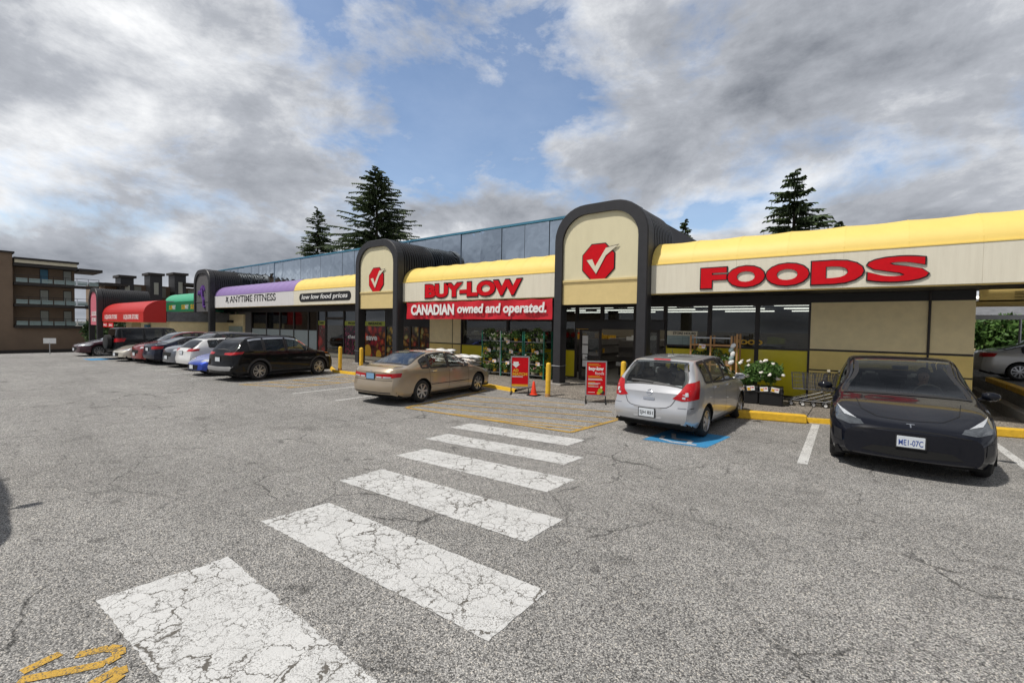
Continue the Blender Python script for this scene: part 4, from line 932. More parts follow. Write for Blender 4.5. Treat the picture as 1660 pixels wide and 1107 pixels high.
    for nm, lo, hi, az, mm, off in S.get('patches', ()):
        patch(nm, lo, hi, az, CM[mm] if isinstance(mm, str) else mm, off, mirror=az not in (0, 180) or any(p[0] < 0 for p in lo) is False and az not in ('T',) and min(p[0] for p in lo) > 0)
    for nm, pl, az, w_, mm, off, mir in S.get('lines', ()):
        line(nm, pl, az, w_, CM[mm] if isinstance(mm, str) else mm, off, mir)
    for (az, z, text, pm_, tm) in S.get('plates', ()):
        s = 0 if az == 0 else L; p, nn = cast(0, s, z, az); o = MB().bbox(-.15, .15, -.006, .006, -.077, .077, .004).build('number_plate', CM[pm_], e)
        o.location = p+nn*.02; o.rotation_euler = (0, 0, math.pi if az == 0 else 0)
        if text: text_mesh(text, .26, .08, bold=.006, depth=.002).build('plate_text', CM[tm], o, loc=(0, -.007, -.008))
        MB().box(-.165, .165, -.002, .01, -.09, .09).build('plate_frame', CM['trimb'], o)
    if S.get('rails'):
        for sg in (1, -1):
            pts = [(sg*(yrail(s)-.06), Y(s), max(top(s)-.035, zrail(s))+.055) for s in np.linspace(S['rails'][0], S['rails'][1], 10)]; pts = [(pts[0][0], pts[0][1]+.05, pts[0][2]-.06)]+pts+[(pts[-1][0], pts[-1][1]-.05, pts[-1][2]-.06)]
            MB().tube(pts, .02, 8).build('roof_rail', CM[S.get('railm', 'lightgrey')], e, smooth=True)
    e.scale = (S.get('scale', 1),)*3
    return e, cast, Y
# body families: (s from the front bumper)
def fam(kind, L, W, H, wb, fo, wr, **k):
    sc = L/4.7; w = W/2
    if kind == 'sedan':
        top = [(0, .60), (.06, .68), (.45, .79), (1.05, .93), (1.22, .97), (1.75, 1.22), (2.15, H-.05), (2.65, H), (3.1, H-.03), (3.55, H-.17), (4.05, 1.10), (4.2, 1.06), (4.6, 1.03), (4.7, .93)]
        belt = [(0, .56), (.3, .68), (.9, .82), (1.3, .90), (2.5, .94), (3.6, .97), (4.2, 1.0), (4.6, .97), (4.7, .88)]
        ws, rg = (1.2, 2.18), (3.15, 4.06); side = [(1.52, 2.42), (2.5, 3.28), (3.33, 3.62)]
    elif kind == 'liftback':
        top = [(0, .58), (.06, .64), (.35, .74), (.8, .86), (1.2, .95), (1.75, 1.22), (2.2, H-.04), (2.6, H), (3.0, H-.01), (3.6, H-.12), (4.15, 1.18), (4.5, 1.05), (4.62, 1.02), (4.7, .93)]
        belt = [(0, .54), (.35, .68), (.9, .83), (1.3, .89), (2.5, .93), (3.6, .98), (4.3, 1.0), (4.7, .88)]
        ws, rg = (1.15, 2.2), (3.3, 4.3); side = [(1.52, 2.5), (2.58, 3.45), (3.5, 3.85)]
    elif kind == 'hatch':
        top = [(0, .62), (.06, .72), (.45, .86), (.95, 1.0), (1.1, 1.05), (1.65, 1.36), (2.0, H-.04), (2.6, H), (3.5, H-.03), (3.92, H-.06), (4.06, H-.11), (4.50, 1.04), (4.6, .96), (4.7, .88)]
        belt = [(0, .58), (.3, .72), (.9, .90), (1.3, .97), (2.5, .99), (3.6, 1.03), (4.3, 1.05), (4.6, .95), (4.7, .86)]
        ws, rg = (1.06, 2.02), (4.03, 4.52); side = [(1.4, 2.38), (2.46, 3.35), (3.42, 3.85)]
    elif kind == 'suv':
        top = [(0, .70), (.05, .88), (.4, 1.0), (1.0, 1.10), (1.15, 1.14), (1.7, 1.48), (2.05, H-.05), (2.6, H), (3.6, H-.04), (3.98, H-.10), (4.12, H-.16), (4.52, 1.18), (4.62, 1.06), (4.7, .98)]
        belt = [(0, .66), (.2, .86), (.9, 1.02), (1.3, 1.06), (2.5, 1.08), (3.6, 1.12), (4.3, 1.16), (4.6, 1.04), (4.7, .94)]
        ws, rg = (1.12, 2.08), (4.12, 4.53); side = [(1.5, 2.45), (2.53, 3.4), (3.46, 4.0)]
    elif kind == 'box':
        top = [(0, .80), (.04, 1.04), (.3, 1.10), (1.2, 1.14), (1.3, 1.17), (1.62, 1.6), (1.8, H-.04), (2.2, H), (4.3, H-.02), (4.5, H-.04), (4.6, H-.10), (4.66, 1.22), (4.68, 1.12), (4.7, 1.05)]
        belt = [(0, .78), (.1, 1.0), (.9, 1.08), (1.3, 1.10), (3.6, 1.12), (4.6, 1.12), (4.7, 1.0)]
        ws, rg = (1.28, 1.84), (4.60, 4.665); side = [(1.52, 2.3), (2.4, 3.3), (3.4, 4.42)]
    else:                                          # coupe
        top = [(0, .50), (.06, .56), (.45, .70), (1.0, .83), (1.35, .90), (1.95, 1.15), (2.35, H-.03), (2.65, H), (3.1, H-.05), (3.9, 1.08), (4.3, .98), (4.6, .95), (4.7, .86)]
        belt = [(0, .48), (.35, .66), (1.0, .82), (1.4, .86), (2.6, .88), (3.6, .93), (4.3, .94), (4.7, .82)]
        ws, rg = (1.33, 2.35), (3.05, 3.95); side = [(1.72, 2.75), (2.82, 3.3)]
    f = lambda P: [(s*sc, z) for s, z in P]
    cut = k.get('corner', .80)
    d = dict(L=L, W=W, H=H, wb=wb, fo=fo, wr=wr, top=f(top), belt=f(belt), wid=[(0, w*cut), (.12, w*(cut+.08)), (.35, w*.955), (.8, w), (L-.9, w), (L-.35, w*.965), (L-.1, w*.90), (L, w*.84)],
             bot=[(0, .26), (.25, .21), (.8, .2), (L-.8, .21), (L-.25, .25), (L, .32)], rw=w-.24, ws=tuple(s*sc for s in ws), rg=tuple(s*sc for s in rg), side=[tuple(s*sc for s in p) for p in side])
    d['doors'] = (side[0][0]*sc-.02+.0, side[0][1]*sc+.04, (side[1][1]*sc+.05)); d['handles'] = ((side[0][1]*sc-.14, .86*(H/1.45)), (side[min(1, len(side)-1)][1]*sc-.16, .88*(H/1.45)))
    d.update(k); return d
CARS = []
# --- black saloon facing the camera
p_black = carpaint('paint_black', (.005, .006, .011), 0, .3, .7, .06); p_silver = carpaint('paint_silver', (.52, .53, .55), .5, .3); p_gold = carpaint('paint_gold', (.42, .34, .245), .5, .3)
S = fam('liftback', 4.75, 1.92, 1.45, 2.89, .86, .355, paint=p_black, spokes=5, rimm='rim_dark', nose=.13, corner=.78, rim=.24, mmat=p_black, hmat=p_black)
S['top'] = [(a, z*1.115) for a, z in S['top']]; S['belt'] = [(a, z*1.10) for a, z in S['belt']]; S['H'] = 1.61; S['bz'] = .55; S['scale'] = 1.09
S['plates'] = [(0, .52, 'ME1-07C', 'plate', 'ptext')]
S['patches'] = [('headlight', [(.44, .25, 0.688), (.62, .25, 0.666), (.80, .45, 0.699)], [(.50, .3, 0.738), (.66, .35, 0.766), (.83, .70, 0.877)], 25, 'lampdark', .005), ('headlight_blade', [(.56, .3, 0.746), (.72, .4, 0.777)], [(.60, .35, 0.766), (.83, .72, 0.888)], 25, 'lampclear', .010),
  ('front_intake', [(-.55, 0, 0.333), (0, 0, 0.300), (.55, 0, 0.333)], [(-.42, 0, 0.416), (0, 0, 0.427), (.42, 0, 0.416)], 0, 'well', .005), ('side_vent', [(.74, .2, 0.400), (.84, .35, 0.422)], [(.76, .2, 0.555), (.86, .35, 0.577)], 30, 'trimb', .005)]
S['lines'] = [('bumper_crease', [(-.62, 0, 0.627), (-.3, 0, 0.666), (0, 0, 0.674), (.3, 0, 0.666), (.62, 0, 0.627)], 0, .012, 'well', .003, False), ('bonnet_seam', [(-.62, .95, 0), (-.55, .5, 0), (-.35, .27, 0), (0, .22, 0), (.35, .27, 0), (.55, .5, 0), (.62, .95, 0)], 'T', .010, 'well', .003, False), ('lip', [(-.75, 0, 0.272), (0, 0, 0.261), (.75, 0, 0.272)], 0, .022, 'trimb', .004, False),
  ('badge', [(-.045, .13, 0), (.045, .13, 0)], 'T', .016, 'chrome', .006, False), ('badge', [(0, .12, 0), (0, .06, 0)], 'T', .016, 'chrome', .006, False)]
tesla, tcast, tY = make_car('tesla', 'black electric saloon facing the camera with a driver inside', (.60, 11.75, 0), R(180+1), S)
# --- silver hatchback seen from behind
S = fam('hatch', 4.30, 1.695, 1.535, 2.60, .84, .305, paint=p_silver, glass='clear', spokes=7, spw=.075, seat='seat_tan', tail=.10, bump=.085, tailz=.1, hmat=CM['chrome'], corner=.80)
S['scale'] = 1.07
S['plates'] = [(180, .50, 'SJH 851', 'plate', 'well')]
Lc = 4.30
S['patches'] = [('tail_light', [(.46, Lc, .79), (.62, Lc-.05, .75), (.84, Lc-.32, .79)], [(.60, Lc-.05, .93), (.72, Lc-.1, 1.06), (.84, Lc-.40, 1.12)], 148, 'lampred', .008), ('reverse_lamp', [(.66, Lc-.08, .84), (.71, Lc-.1, .84)], [(.66, Lc-.08, .90), (.71, Lc-.1, .91)], 148, 'lampclear', .013), ('reverse_lamp', [(.60, Lc-.08, .795), (.65, Lc-.1, .79)], [(.60, Lc-.08, .83), (.65, Lc-.1, .835)], 148, 'lampclear', .013),
  ('lower_bumper', [(-.70, Lc, .30), (0, Lc, .29), (.70, Lc, .30)], [(-.70, Lc, .345), (0, Lc, .34), (.70, Lc, .345)], 180, 'trimb', .006)]
S['lines'] = [('hatch_seam', [(-.50, Lc, .80), (-.44, Lc, .67), (-.34, Lc, .61), (0, Lc, .59), (.34, Lc, .61), (.44, Lc, .67), (.50, Lc, .80)], 180, .010, 'well', .004, False), ('bumper_crease', [(-.78, Lc, .63), (-.55, Lc, .63)], 180, .012, 'chrome', .004, False), ('bumper_crease', [(.55, Lc, .63), (.78, Lc, .63)], 180, .012, 'chrome', .004, False), ('number_recess', [(-.27, Lc, .505), (.27, Lc, .505)], 180, .19, p_silver, .012, False),
  ('hatch_handle', [(-.11, Lc, .755), (.11, Lc, .755)], 180, .05, 'chrome', .012, False), ('badge', [(.05*math.cos(t), Lc, .865+.05*math.sin(t)) for t in np.linspace(0, 6.3, 20)], 180, .012, 'chrome', .008, False), ('badge', [(-.06, Lc, .865), (.06, Lc, .865)], 180, .016, 'chrome', .009, False), ('high_brake_lamp', [(-.17, Lc-.63, 0), (.17, Lc-.63, 0)], 'T', .05, 'lampred', .03, False), ('wiper', [(-.45, Lc-.23, 0), (-.2, Lc-.215, 0), (.0, Lc-.20, 0)], 'T', .025, 'trimb', .03, False)]
versa, _, _ = make_car('versa', 'silver hatchback seen from behind on the blue stall', (-3.32, 11.35, 0), R(-2), S)
MB().tube([(0, -.9, 1.53), (0, -1.02, 1.66)], .006, 5).build('aerial', CM['trimb'], versa)
# --- gold saloon
Lc = 4.81
S = fam('sedan', Lc, 1.82, 1.45, 2.74, .95, .325, paint=p_gold, glass='clear', spokes=7, spw=.06, seat='seat_tan', tail=.12, bump=.06, hmat=CM['chrome'], corner=.80)
S['plates'] = [(180, .80, '', 'plateblue', 'ptext')]
S['patches'] = [('tail_light', [(.20, Lc, .76), (.6, Lc, .76), (.85, Lc-.32, .79)], [(.20, Lc, .86), (.6, Lc, .88), (.85, Lc-.36, .90)], 165, 'lampred', .008), ('reverse_lamp', [(.22, Lc, .765), (.42, Lc, .765)], [(.22, Lc, .80), (.42, Lc, .80)], 165, 'lampclear', .012), ('reverse_lamp', [(.46, Lc, .765), (.70, Lc-.1, .77)], [(.46, Lc, .80), (.70, Lc-.1, .80)], 165, 'lampclear', .012), ('headlight', [(.55, .1, .62), (.84, .6, .66)], [(.55, .15, .70), (.84, .7, .78)], 35, 'lampclear', .006)]
S['lines'] = [('bumper_seam', [(-.85, Lc, .70), (0, Lc, .69), (.85, Lc, .70)], 180, .010, 'well', .004, False), ('side_strip', [(.91, 1.5, .48), (.91, 3.45, .50)], 90, .022, 'trimb', .006, True), ('bumper_lip', [(-.8, Lc, .36), (.8, Lc, .36)], 180, .03, 'trimb', .004, False), ('badge', [(-.03, Lc, .93), (.03, Lc, .93)], 180, .04, 'chrome', .006, False)]
accord, _, _ = make_car('accord', 'gold saloon parked beside the racks of flowers', (-11.0, 10.0, 0), R(6), S)
# --- black crossover
Lc = 4.65
p_blk2 = carpaint('paint_black_two', (.005, .005, .006), 0, .3, .6, .06)
S = fam('suv', Lc, 1.84, 1.69, 2.705, .90, .36, paint=p_blk2, spokes=5, split=.24, spw=.045, clad=1, tint=2.5, rtint=1, chrome=1, rails=(1.9, 4.0), railm='trimb', tail=.10, bump=.06, hmat=p_blk2)
S['plates'] = [(180, .82, '', 'plate', 'ptext')]
S['patches'] = [('tail_light', [(.36, Lc, 1.0), (.7, Lc-.05, .99), (.86, Lc-.42, 1.03)], [(.36, Lc, 1.06), (.7, Lc-.1, 1.09), (.86, Lc-.48, 1.12)], 150, 'lampred', .008), ('skid_plate', [(-.7, Lc, .42), (0, Lc, .40), (.7, Lc, .42)], [(-.8, Lc, .58), (0, Lc, .56), (.8, Lc, .58)], 180, 'lightgrey', .008), ('headlight', [(.60, .1, .72), (.86, .6, .80)], [(.60, .15, .80), (.86, .65, .88)], 40, 'lampclear', .006), ('turn_lamp', [(.78, .3, .92), (.86, .6, .95)], [(.78, .32, .95), (.86, .6, .98)], 50, 'amber', .008)]
rogue, _, _ = make_car('rogue', 'black crossover nearest in the far row, beside yellow bollards', (-19.45, 9.1, 0), R(9), S)
# --- far row
def generic_front(L, w, zl=.64, grille=True, zg=.5, gm='well', hl='lampclear'):
    P = [('headlight', [(w*.52, .12, zl), (w*.93, .55, zl+.03)], [(w*.56, .2, zl+.09), (w*.94, .75, zl+.14)], 35, hl, .006)]
    if grille: P.append(('grille', [(-w*.45, 0, zg-.12), (0, 0, zg-.13), (w*.45, 0, zg-.12)], [(-w*.5, 0, zg+.06), (0, 0, zg+.07), (w*.5, 0, zg+.06)], 0, gm, .006))
    return P
def generic_rear(L, w, z0, z1):
    return [('tail_light', [(w*.52, L, z0), (w*.8, L-.08, z0), (w*.95, L-.35, z0+.03)], [(w*.56, L, z1), (w*.8, L-.08, z1+.02), (w*.95, L-.4, z1+.02)], 150, 'lampred', .008)]
def far(kind, label, x, ynear, rear, paint, dims, extra=None, **k):
    L, W, H, wb, fo, wr = dims; S = fam(kind, L, W, H, wb, fo, wr, paint=paint, **k); h = H/1.45; w = W/2
    S['patches'] = generic_front(L, w, k.get('zl', .62*h), zg=k.get('zg', .5*h), hl=k.get('hl', 'lampclear'))+generic_rear(L, w, *(k.get('tz', (.78*h, .90*h))))
    S['plates'] = [(180, .80*h if kind != 'box' else .75, '', 'plate', 'ptext'), (0, .42*h, '', 'plate', 'ptext')]
    S['lines'] = (extra or [])
    return make_car(kind, label, (x, ynear+L/2, ground_z(x)), R(4) if rear else R(184), S)[0]
p = carpaint
far('coupe', 'blue sports coupe nose out, low beside the black crossover', -21.8, 6.75, 0, p('paint_blue', (.012, .055, .42), .4), (4.24, 1.78, 1.29, 2.57, .83, .315), zl=.58, zg=.40, nose=.16, corner=.74, bz=.42)
far('hatch', 'white hatchback tail out in the far row', -24.5, 7.2, 1, p('paint_white', (.74, .74, .73), 0, .35), (4.36, 1.82, 1.47, 2.65, .88, .32), tz=(.88, .98), rtint=1)
far('suv', 'grey crossover nose out with roof rails in the far row', -26.6, 7.2, 0, p('paint_grey', (.13, .135, .155), .6), (4.65, 1.84, 1.68, 2.7, .9, .35), rails=(1.9, 4.0), clad=1, zl=.80, zg=.66)
far('sedan', 'dark navy saloon tail out in the far row', -28.75, 7.0, 1, p('paint_navy', (.008, .011, .026), 0, .3, .7, .06), (4.63, 1.81, 1.43, 2.81, .80, .33), tz=(.80, .93), tint=2.0, rtint=1)
far('suv', 'dark red crossover nose out in the far row', -30.2, 6.8, 0, p('paint_red', (.26, .012, .010), .4), (4.55, 1.84, 1.66, 2.7, .92, .35), zl=.78, zg=.64)
far('coupe', 'cream sports car nose out with black roof in the far row', -32.1, 6.4, 0, p('paint_cream', (.58, .55, .47), .3), (4.25, 1.84, 1.32, 2.55, .9, .33), zl=.60, zg=.42, nose=.15)
br = far('box', 'black boxy four-wheel-drive with spare wheel on its tail', -34.4, 6.7, 1, p('paint_black_three', (.008, .009, .010), 0, .45, .4, .06), (4.55, 1.93, 1.83, 2.95, .85, .41), tz=(.98, 1.18), tint=1.5, rtint=1, clad=1, corner=.93, tail=.03, nose=.03)
sp = MB().lathe([(.24, -.12), (.33, -.13), (.40, -.10), (.405, .10), (.33, .13), (.05, .13), (.001, .13)], 28, 'x').build('spare_wheel', CM['tyre'], br, smooth=True, sharp=40); sp.rotation_euler = (0, 0, R(-90)); sp.location = (.0, -2.42, .98)
far('sedan', 'maroon saloon nose out at the far left end of the row', -38.1, 5.7, 0, p('paint_maroon', (.055, .010, .018), .4), (4.75, 1.84, 1.45, 2.75, .95, .33), rim=.23, spokes=9)
# --- beyond the driveway on the right (raised court)
RZ = .62
S = fam('sedan', 4.55, 1.75, 1.43, 2.67, .9, .315, paint=carpaint('paint_silver_two', (.56, .56, .55), .35), spokes=5, split=.3, spw=.05, rim=.215)
S['patches'] = generic_rear(4.55, .875, .80, .94)
make_car('civic', 'silver saloon parked beyond the driveway at the right edge', (5.75, 24.6, RZ), R(-88), S)
S = fam('suv', 4.7, 1.85, 1.70, 2.7, .92, .35, paint=carpaint('paint_white_two', (.72, .73, .74), 0, .35), spokes=6); S['patches'] = generic_front(4.7, .92, .78)
make_car('suv2', 'white estate car behind the silver saloon at the right', (6.7, 30.6, RZ), R(92), S)
# --- car out of frame whose shadow falls at the left edge
S = fam('suv', 4.6, 1.85, 1.7, 2.7, .9, .35, paint=carpaint('paint_grey_two', (.2, .2, .21), .5)); S['patches'] = generic_rear(4.6, .92, 1.0, 1.1)
make_car('offframe', 'grey crossover standing just outside the left edge', (-8.75, -.82, 0), R(-90), S)
# ---------------------------------------------------------------- person in the black car
def driver():
    x0, y0 = -.37, tY(2.62)
    e = empty('person', (0, 0, 0), 0, 'driver in dark clothes sitting at the wheel of the black electric car', 'person')
    e.matrix_world = Matrix.Translation((.60, 11.75, 0)) @ Matrix.Rotation(R(181), 4, 'Z') @ Matrix.Scale(1.09, 4)
    def skin(nm, V, E, rad, m_, root=0, sub=2):
        me = bpy.data.meshes.new(nm); me.from_pydata(V, E, []); o = bpy.data.objects.new(nm, me); col.objects.link(o)
        md = o.modifiers.new('s', 'SKIN'); sv = me.skin_vertices[0].data
        for i, r in enumerate(rad): sv[i].radius = r if isinstance(r, tuple) else (r, r)
        sv[root].use_root = True; ms = o.modifiers.new('ss', 'SUBSURF'); ms.levels = sub; ms.render_levels = sub
        m2 = bpy.data.meshes.new_from_object(o.evaluated_get(bpy.context.evaluated_depsgraph_get())); bpy.data.objects.remove(o)
        m2.materials.clear(); m2.materials.append(m_); m2.polygons.foreach_set('use_smooth', [True]*len(m2.polygons))
        q = bpy.data.objects.new(nm, m2); col.objects.link(q); q.parent = e; return q
    P = lambda dx, dy, z: (x0+dx, y0+dy, z)
    V = [P(0, 0, .52), P(0, -.03, .72), P(0, -.06, .95), P(0, -.05, 1.10), P(0, -.03, 1.17), P(0, -.015, 1.25), P(0, -.02, 1.35),
         P(.19, -.05, 1.02), P(.25, .12, .82), P(.15, .36, .93), P(.13, .42, .97), P(-.19, -.05, 1.02), P(-.25, .12, .82), P(-.15, .36, .93), P(-.13, .42, .97),
         P(.10, .2, .55), P(.12, .5, .62), P(-.10, .2, .55), P(-.12, .5, .62)]
    E_ = [(0, 1), (1, 2), (2, 3), (3, 4), (4, 5), (5, 6), (2, 7), (7, 8), (8, 9), (9, 10), (2, 11), (11, 12), (12, 13), (13, 14), (0, 15), (15, 16), (0, 17), (17, 18)]
    rad = [(.16, .13), (.16, .12), (.18, .12), .06, .062, (.088, .10), (.075, .085), .075, .055, .035, .04, .075, .055, .035, .04, .09, .07, .09, .07]
    skin('body', V, E_, rad, mat('skin', (.42, .25, .17), .5))
    V2 = V[:4]+V[7:10]+V[11:14]; E2 = [(0, 1), (1, 2), (2, 3), (2, 4), (4, 5), (5, 6), (2, 7), (7, 8), (8, 9)]
    skin('jacket', V2, E2, [(.18, .15), (.18, .14), (.2, .14), .075, .095, .07, .05, .095, .07, .05], mat('jacket', (.05, .055, .07), .8))
    h = bmesh.new(); bmesh.ops.create_icosphere(h, subdivisions=3, radius=1)
    for v in list(h.verts):
        if v.co.z < -.05 and v.co.y > -.2 or v.co.y > .55 and v.co.z < .45: h.verts.remove(v)
    MB().addbm(h, Matrix.Translation(P(0, -.03, 1.31)) @ Matrix.Diagonal((.098, .115, .125, 1))).build('hair', mat('hair', (.02, .014, .01), .7), e, smooth=True)
    f = MB().lathe([(.001, .03), (.014, .0), (.016, -.02)], 8, 'z', P(0, .085, 1.26))
    for s in (-1, 1): f.lathe([(.001, .012), (.011, 0), (.001, -.012)], 8, 'z', P(s*.034, .077, 1.285))
    f.box(x0-.025, x0+.025, y0+.072, y0+.082, 1.205, 1.212); f.build('face', mat('face_detail', (.16, .08, .06), .6), e)
driver()

# ---------------------------------------------------------------- foliage
def leafmat(name, c, c2, trans=.25):
    m = mat(name, c, .55, var=0, spec=.35); nt = m.node_tree; N = nt.nodes; Lk = nt.links.new; b = N['Principled BSDF']
    g = N.new('ShaderNodeNewGeometry'); t = N.new('ShaderNodeTexNoise'); t.inputs['Scale'].default_value = 3.0; Lk(g.outputs['Position'], t.inputs[0])
    ad = N.new('ShaderNodeMath'); ad.operation = 'ADD'; Lk(g.outputs['Random Per Island'], ad.inputs[0]); Lk(t.outputs['Fac'], ad.inputs[1])
    mr = N.new('ShaderNodeMapRange'); mr.inputs[1].default_value = .3; mr.inputs[2].default_value = 1.4; Lk(ad.outputs[0], mr.inputs[0])
    mx = N.new('ShaderNodeMix'); mx.data_type = 'RGBA'; mx.inputs[6].default_value = (*c, 1); mx.inputs[7].default_value = (*c2, 1); Lk(mr.outputs[0], mx.inputs[0]); Lk(mx.outputs[2], b.inputs['Base Color'])
    return m
LM = dict(fir=leafmat('fir_needles', (.020, .040, .018), (.075, .105, .040)), rose=leafmat('rose_leaves', (.03, .085, .016), (.10, .19, .04)), pale=leafmat('pale_leaves', (.06, .11, .03), (.17, .24, .08)), dark=leafmat('dark_leaves', (.012, .035, .012), (.05, .09, .02)), bark=mat('bark', (.05, .035, .025), .9, bump=.6, bs=8), petal=mat('petals', (.80, .76, .70), .6), pinkp=mat('pink_petals', (.62, .22, .30), .6), yel=mat('yellow_petals', (.75, .55, .08), .6), purplep=mat('purple_petals', (.10, .05, .14), .6))
def leaves(b, n, shape, size, r_, flat=0):
    for _ in range(n):
        p = Vector(shape(r_)); d = Vector((r_.gauss(0, 1), r_.gauss(0, 1), r_.gauss(0, .6)+.2)).normalized(); u = d.orthogonal().normalized(); u = (Matrix.Rotation(r_.random()*6.28, 3, d) @ u)
        w = d.cross(u); s = size*r_.uniform(.6, 1.3)
        b.quad(p-u*s, p-w*s*.42+u*s*.1, p+u*s, p+w*s*.42+u*s*.1)
    return b
def ell(c, r):
    def f(q):
        while True:
            v = Vector((q.uniform(-1, 1), q.uniform(-1, 1), q.uniform(-1, 1)))
            if v.length < 1 and v.length > q.random()*.75: return (c[0]+v.x*r[0], c[1]+v.y*r[1], c[2]+v.z*r[2])
    return f
def conifer(x, y, h, rad, label, seed, z0=0.0, sparse=1.0):
    q = random.Random(seed); e = empty('fir_tree', (x, y, z0), 0, label, 'tree', 'fir trees behind the shops')
    MB().tube([(0, 0, 0), (.05, 0, h*.5), (0, .05, h*.97)], [h*.018, h*.011, .03], 8).build('trunk', LM['bark'], e)
    b = MB(); nz = int(h*2.1)
    for k in range(nz):
        t = (k+.5)/nz; z = h*(.10+.90*t)
        prof = rad*min(1, (1-t)**.70*1.05+.02)
        for j in range(int((7+7*(1-t))*sparse)+1):
            a = q.random()*6.283; Lb = prof*q.uniform(.55, 1.12)
            if q.random() < .10: Lb *= 1.2
            zz = z+q.uniform(-.4, .4); lift = q.uniform(-.05, .28)*(1 if t > .5 else .4); drop = q.uniform(.12, .30)*(1-t*.7)
            prev = None; ns = max(3, int(Lb/.32))
            for i in range(ns+1):
                u = i/ns; rr = Lb*u; p = Vector((math.cos(a)*rr, math.sin(a)*rr, zz+Lb*(lift*u-drop*u*u)))
                if prev is not None and u > .12:
                    d = (p-prev).normalized(); sd = d.cross(Vector((0, 0, 1))).normalized()
                    for s in (-1, 1):
                        ln = (.20+.42*(1-abs(u-.45)))*q.uniform(.7, 1.25)*(.55+.45*min(1, Lb/2.5)); tip = p+(d*.62+sd*s*.75).normalized()*ln+Vector((0, 0, -ln*q.uniform(.15, .65)))
                        w = d*.14+Vector((0, 0, .05)); b.quad(prev-w*.3, tip-w*.25, tip+w*.25, p+w)
                    if q.random() < .5: b.quad(p-sd*.09, p+sd*.09, p+sd*.05-Vector((0, 0, q.uniform(.3, .7))), p-sd*.05-Vector((0, 0, q.uniform(.3, .6))))
                prev = p
    b.build('crown', LM['fir'], e); return e
conifer(-62.4, 45, 27.4, 11.5, 'tall broad dark fir rising above the left arch', 3)
conifer(-80.2, 45, 23.5, 6.4, 'smaller ragged fir left of the tall broad fir', 5, sparse=.75)
conifer(-5.4, 50, 17.2, 5.8, 'fir rising above the yellow FOODS awning', 8)
conifer(-18.4, 60, 16.3, 3.0, 'small fir tip just right of the store arch', 11)
conifer(-2.3, 60, 14.0, 3.2, 'fir tip barely showing above the FOODS awning', 13)
def bush(x, y, z0, r, n, label, size=.16, m='dark', name='bush', group=None, trunk=True):
    q = random.Random(int(x*10+y)); e = empty(name, (x, y, z0), 0, label, 'bush' if name == 'bush' else 'tree', group)
    b = MB()
    for _ in range(9):
        c = (q.uniform(-.6, .6)*r[0], q.uniform(-.6, .6)*r[1], r[2]*q.uniform(.7, 1.35)); leaves(b, n//9, ell(c, (r[0]*.55, r[1]*.55, r[2]*.5)), size, q)
    b.build('crown', LM[m], e); MB().tube([(0, 0, 0), (0.1, 0, r[2])], [.14, .07], 7).build('trunk', LM['bark'], e)
bush(6.5, 39, .6, (3.4, 1.6, 1.6), 5200, 'leafy green hedge clump behind the silver saloon', .17, 'rose'); bush(11.5, 40, .6, (3.2, 1.6, 1.5), 3000, 'leafy hedge clump at the right edge behind the white car', .17, 'rose')
bush(-76, 15.5, -2, (2.6, 3.2, 2.6), 4200, 'dark shrub between the apartment block and the pink arch', .26, 'dark')
# raised court on the right
def right_side():
    tag(MB().box(3.5, 60, 16.6, 90, 0, .6).build('raised_court', M['asphalt']), kind='structure')
    tag(MB().box(3.22, 3.46, 15.6, 24, .0, .3).build('retaining_kerb', M['concrete']), kind='structure')
    for y, lab in ((16.9, 'long yellow kerb block on the raised court nearest the building corner'), (19.9, 'yellow kerb block on the raised court by the silver saloon')):
        tag(MB().bbox(3.5, 3.72, y, y+2.9, .6, .76, .02).build('kerb_block', M['yellow_curb']), lab, 'kerb block', 'yellow concrete kerb blocks')
    e = empty('carport', (5, 30, .6), 0, 'pale metal carport frame over the white car', 'carport')
    b = MB().box(-2, 8, -.08, .08, 2.35, 2.5); b.build('beam', M['galv'], e); MB().box(-2, 8, 0, 6, 2.5, 2.56).build('roof_sheet', M['galv'], e)
    for x in (-1.6, .62, 4.5): MB().tube([(x, 0, 0), (x, 0, 2.35)], .05, 8).build('post', M['galv'], e)
    e = empty('side_awning', (2.4, 17.0, 0), 0, 'yellow slatted side canopy beyond the building corner', 'canopy')
    MB().box(0.05, 4.6, .2, 3.2, 3.1, 3.14).box(.05, 4.6, .2, .24, 3.1, 3.42).build('board', M['stucco_low'], e)
    me = None
    for k in range(12): MB().box(.7, 4.5, .15, .2, 3.12+k*.025, 3.128+k*.025).build('slat', M['trim'], e) if k % 3 == 0 else None
right_side()

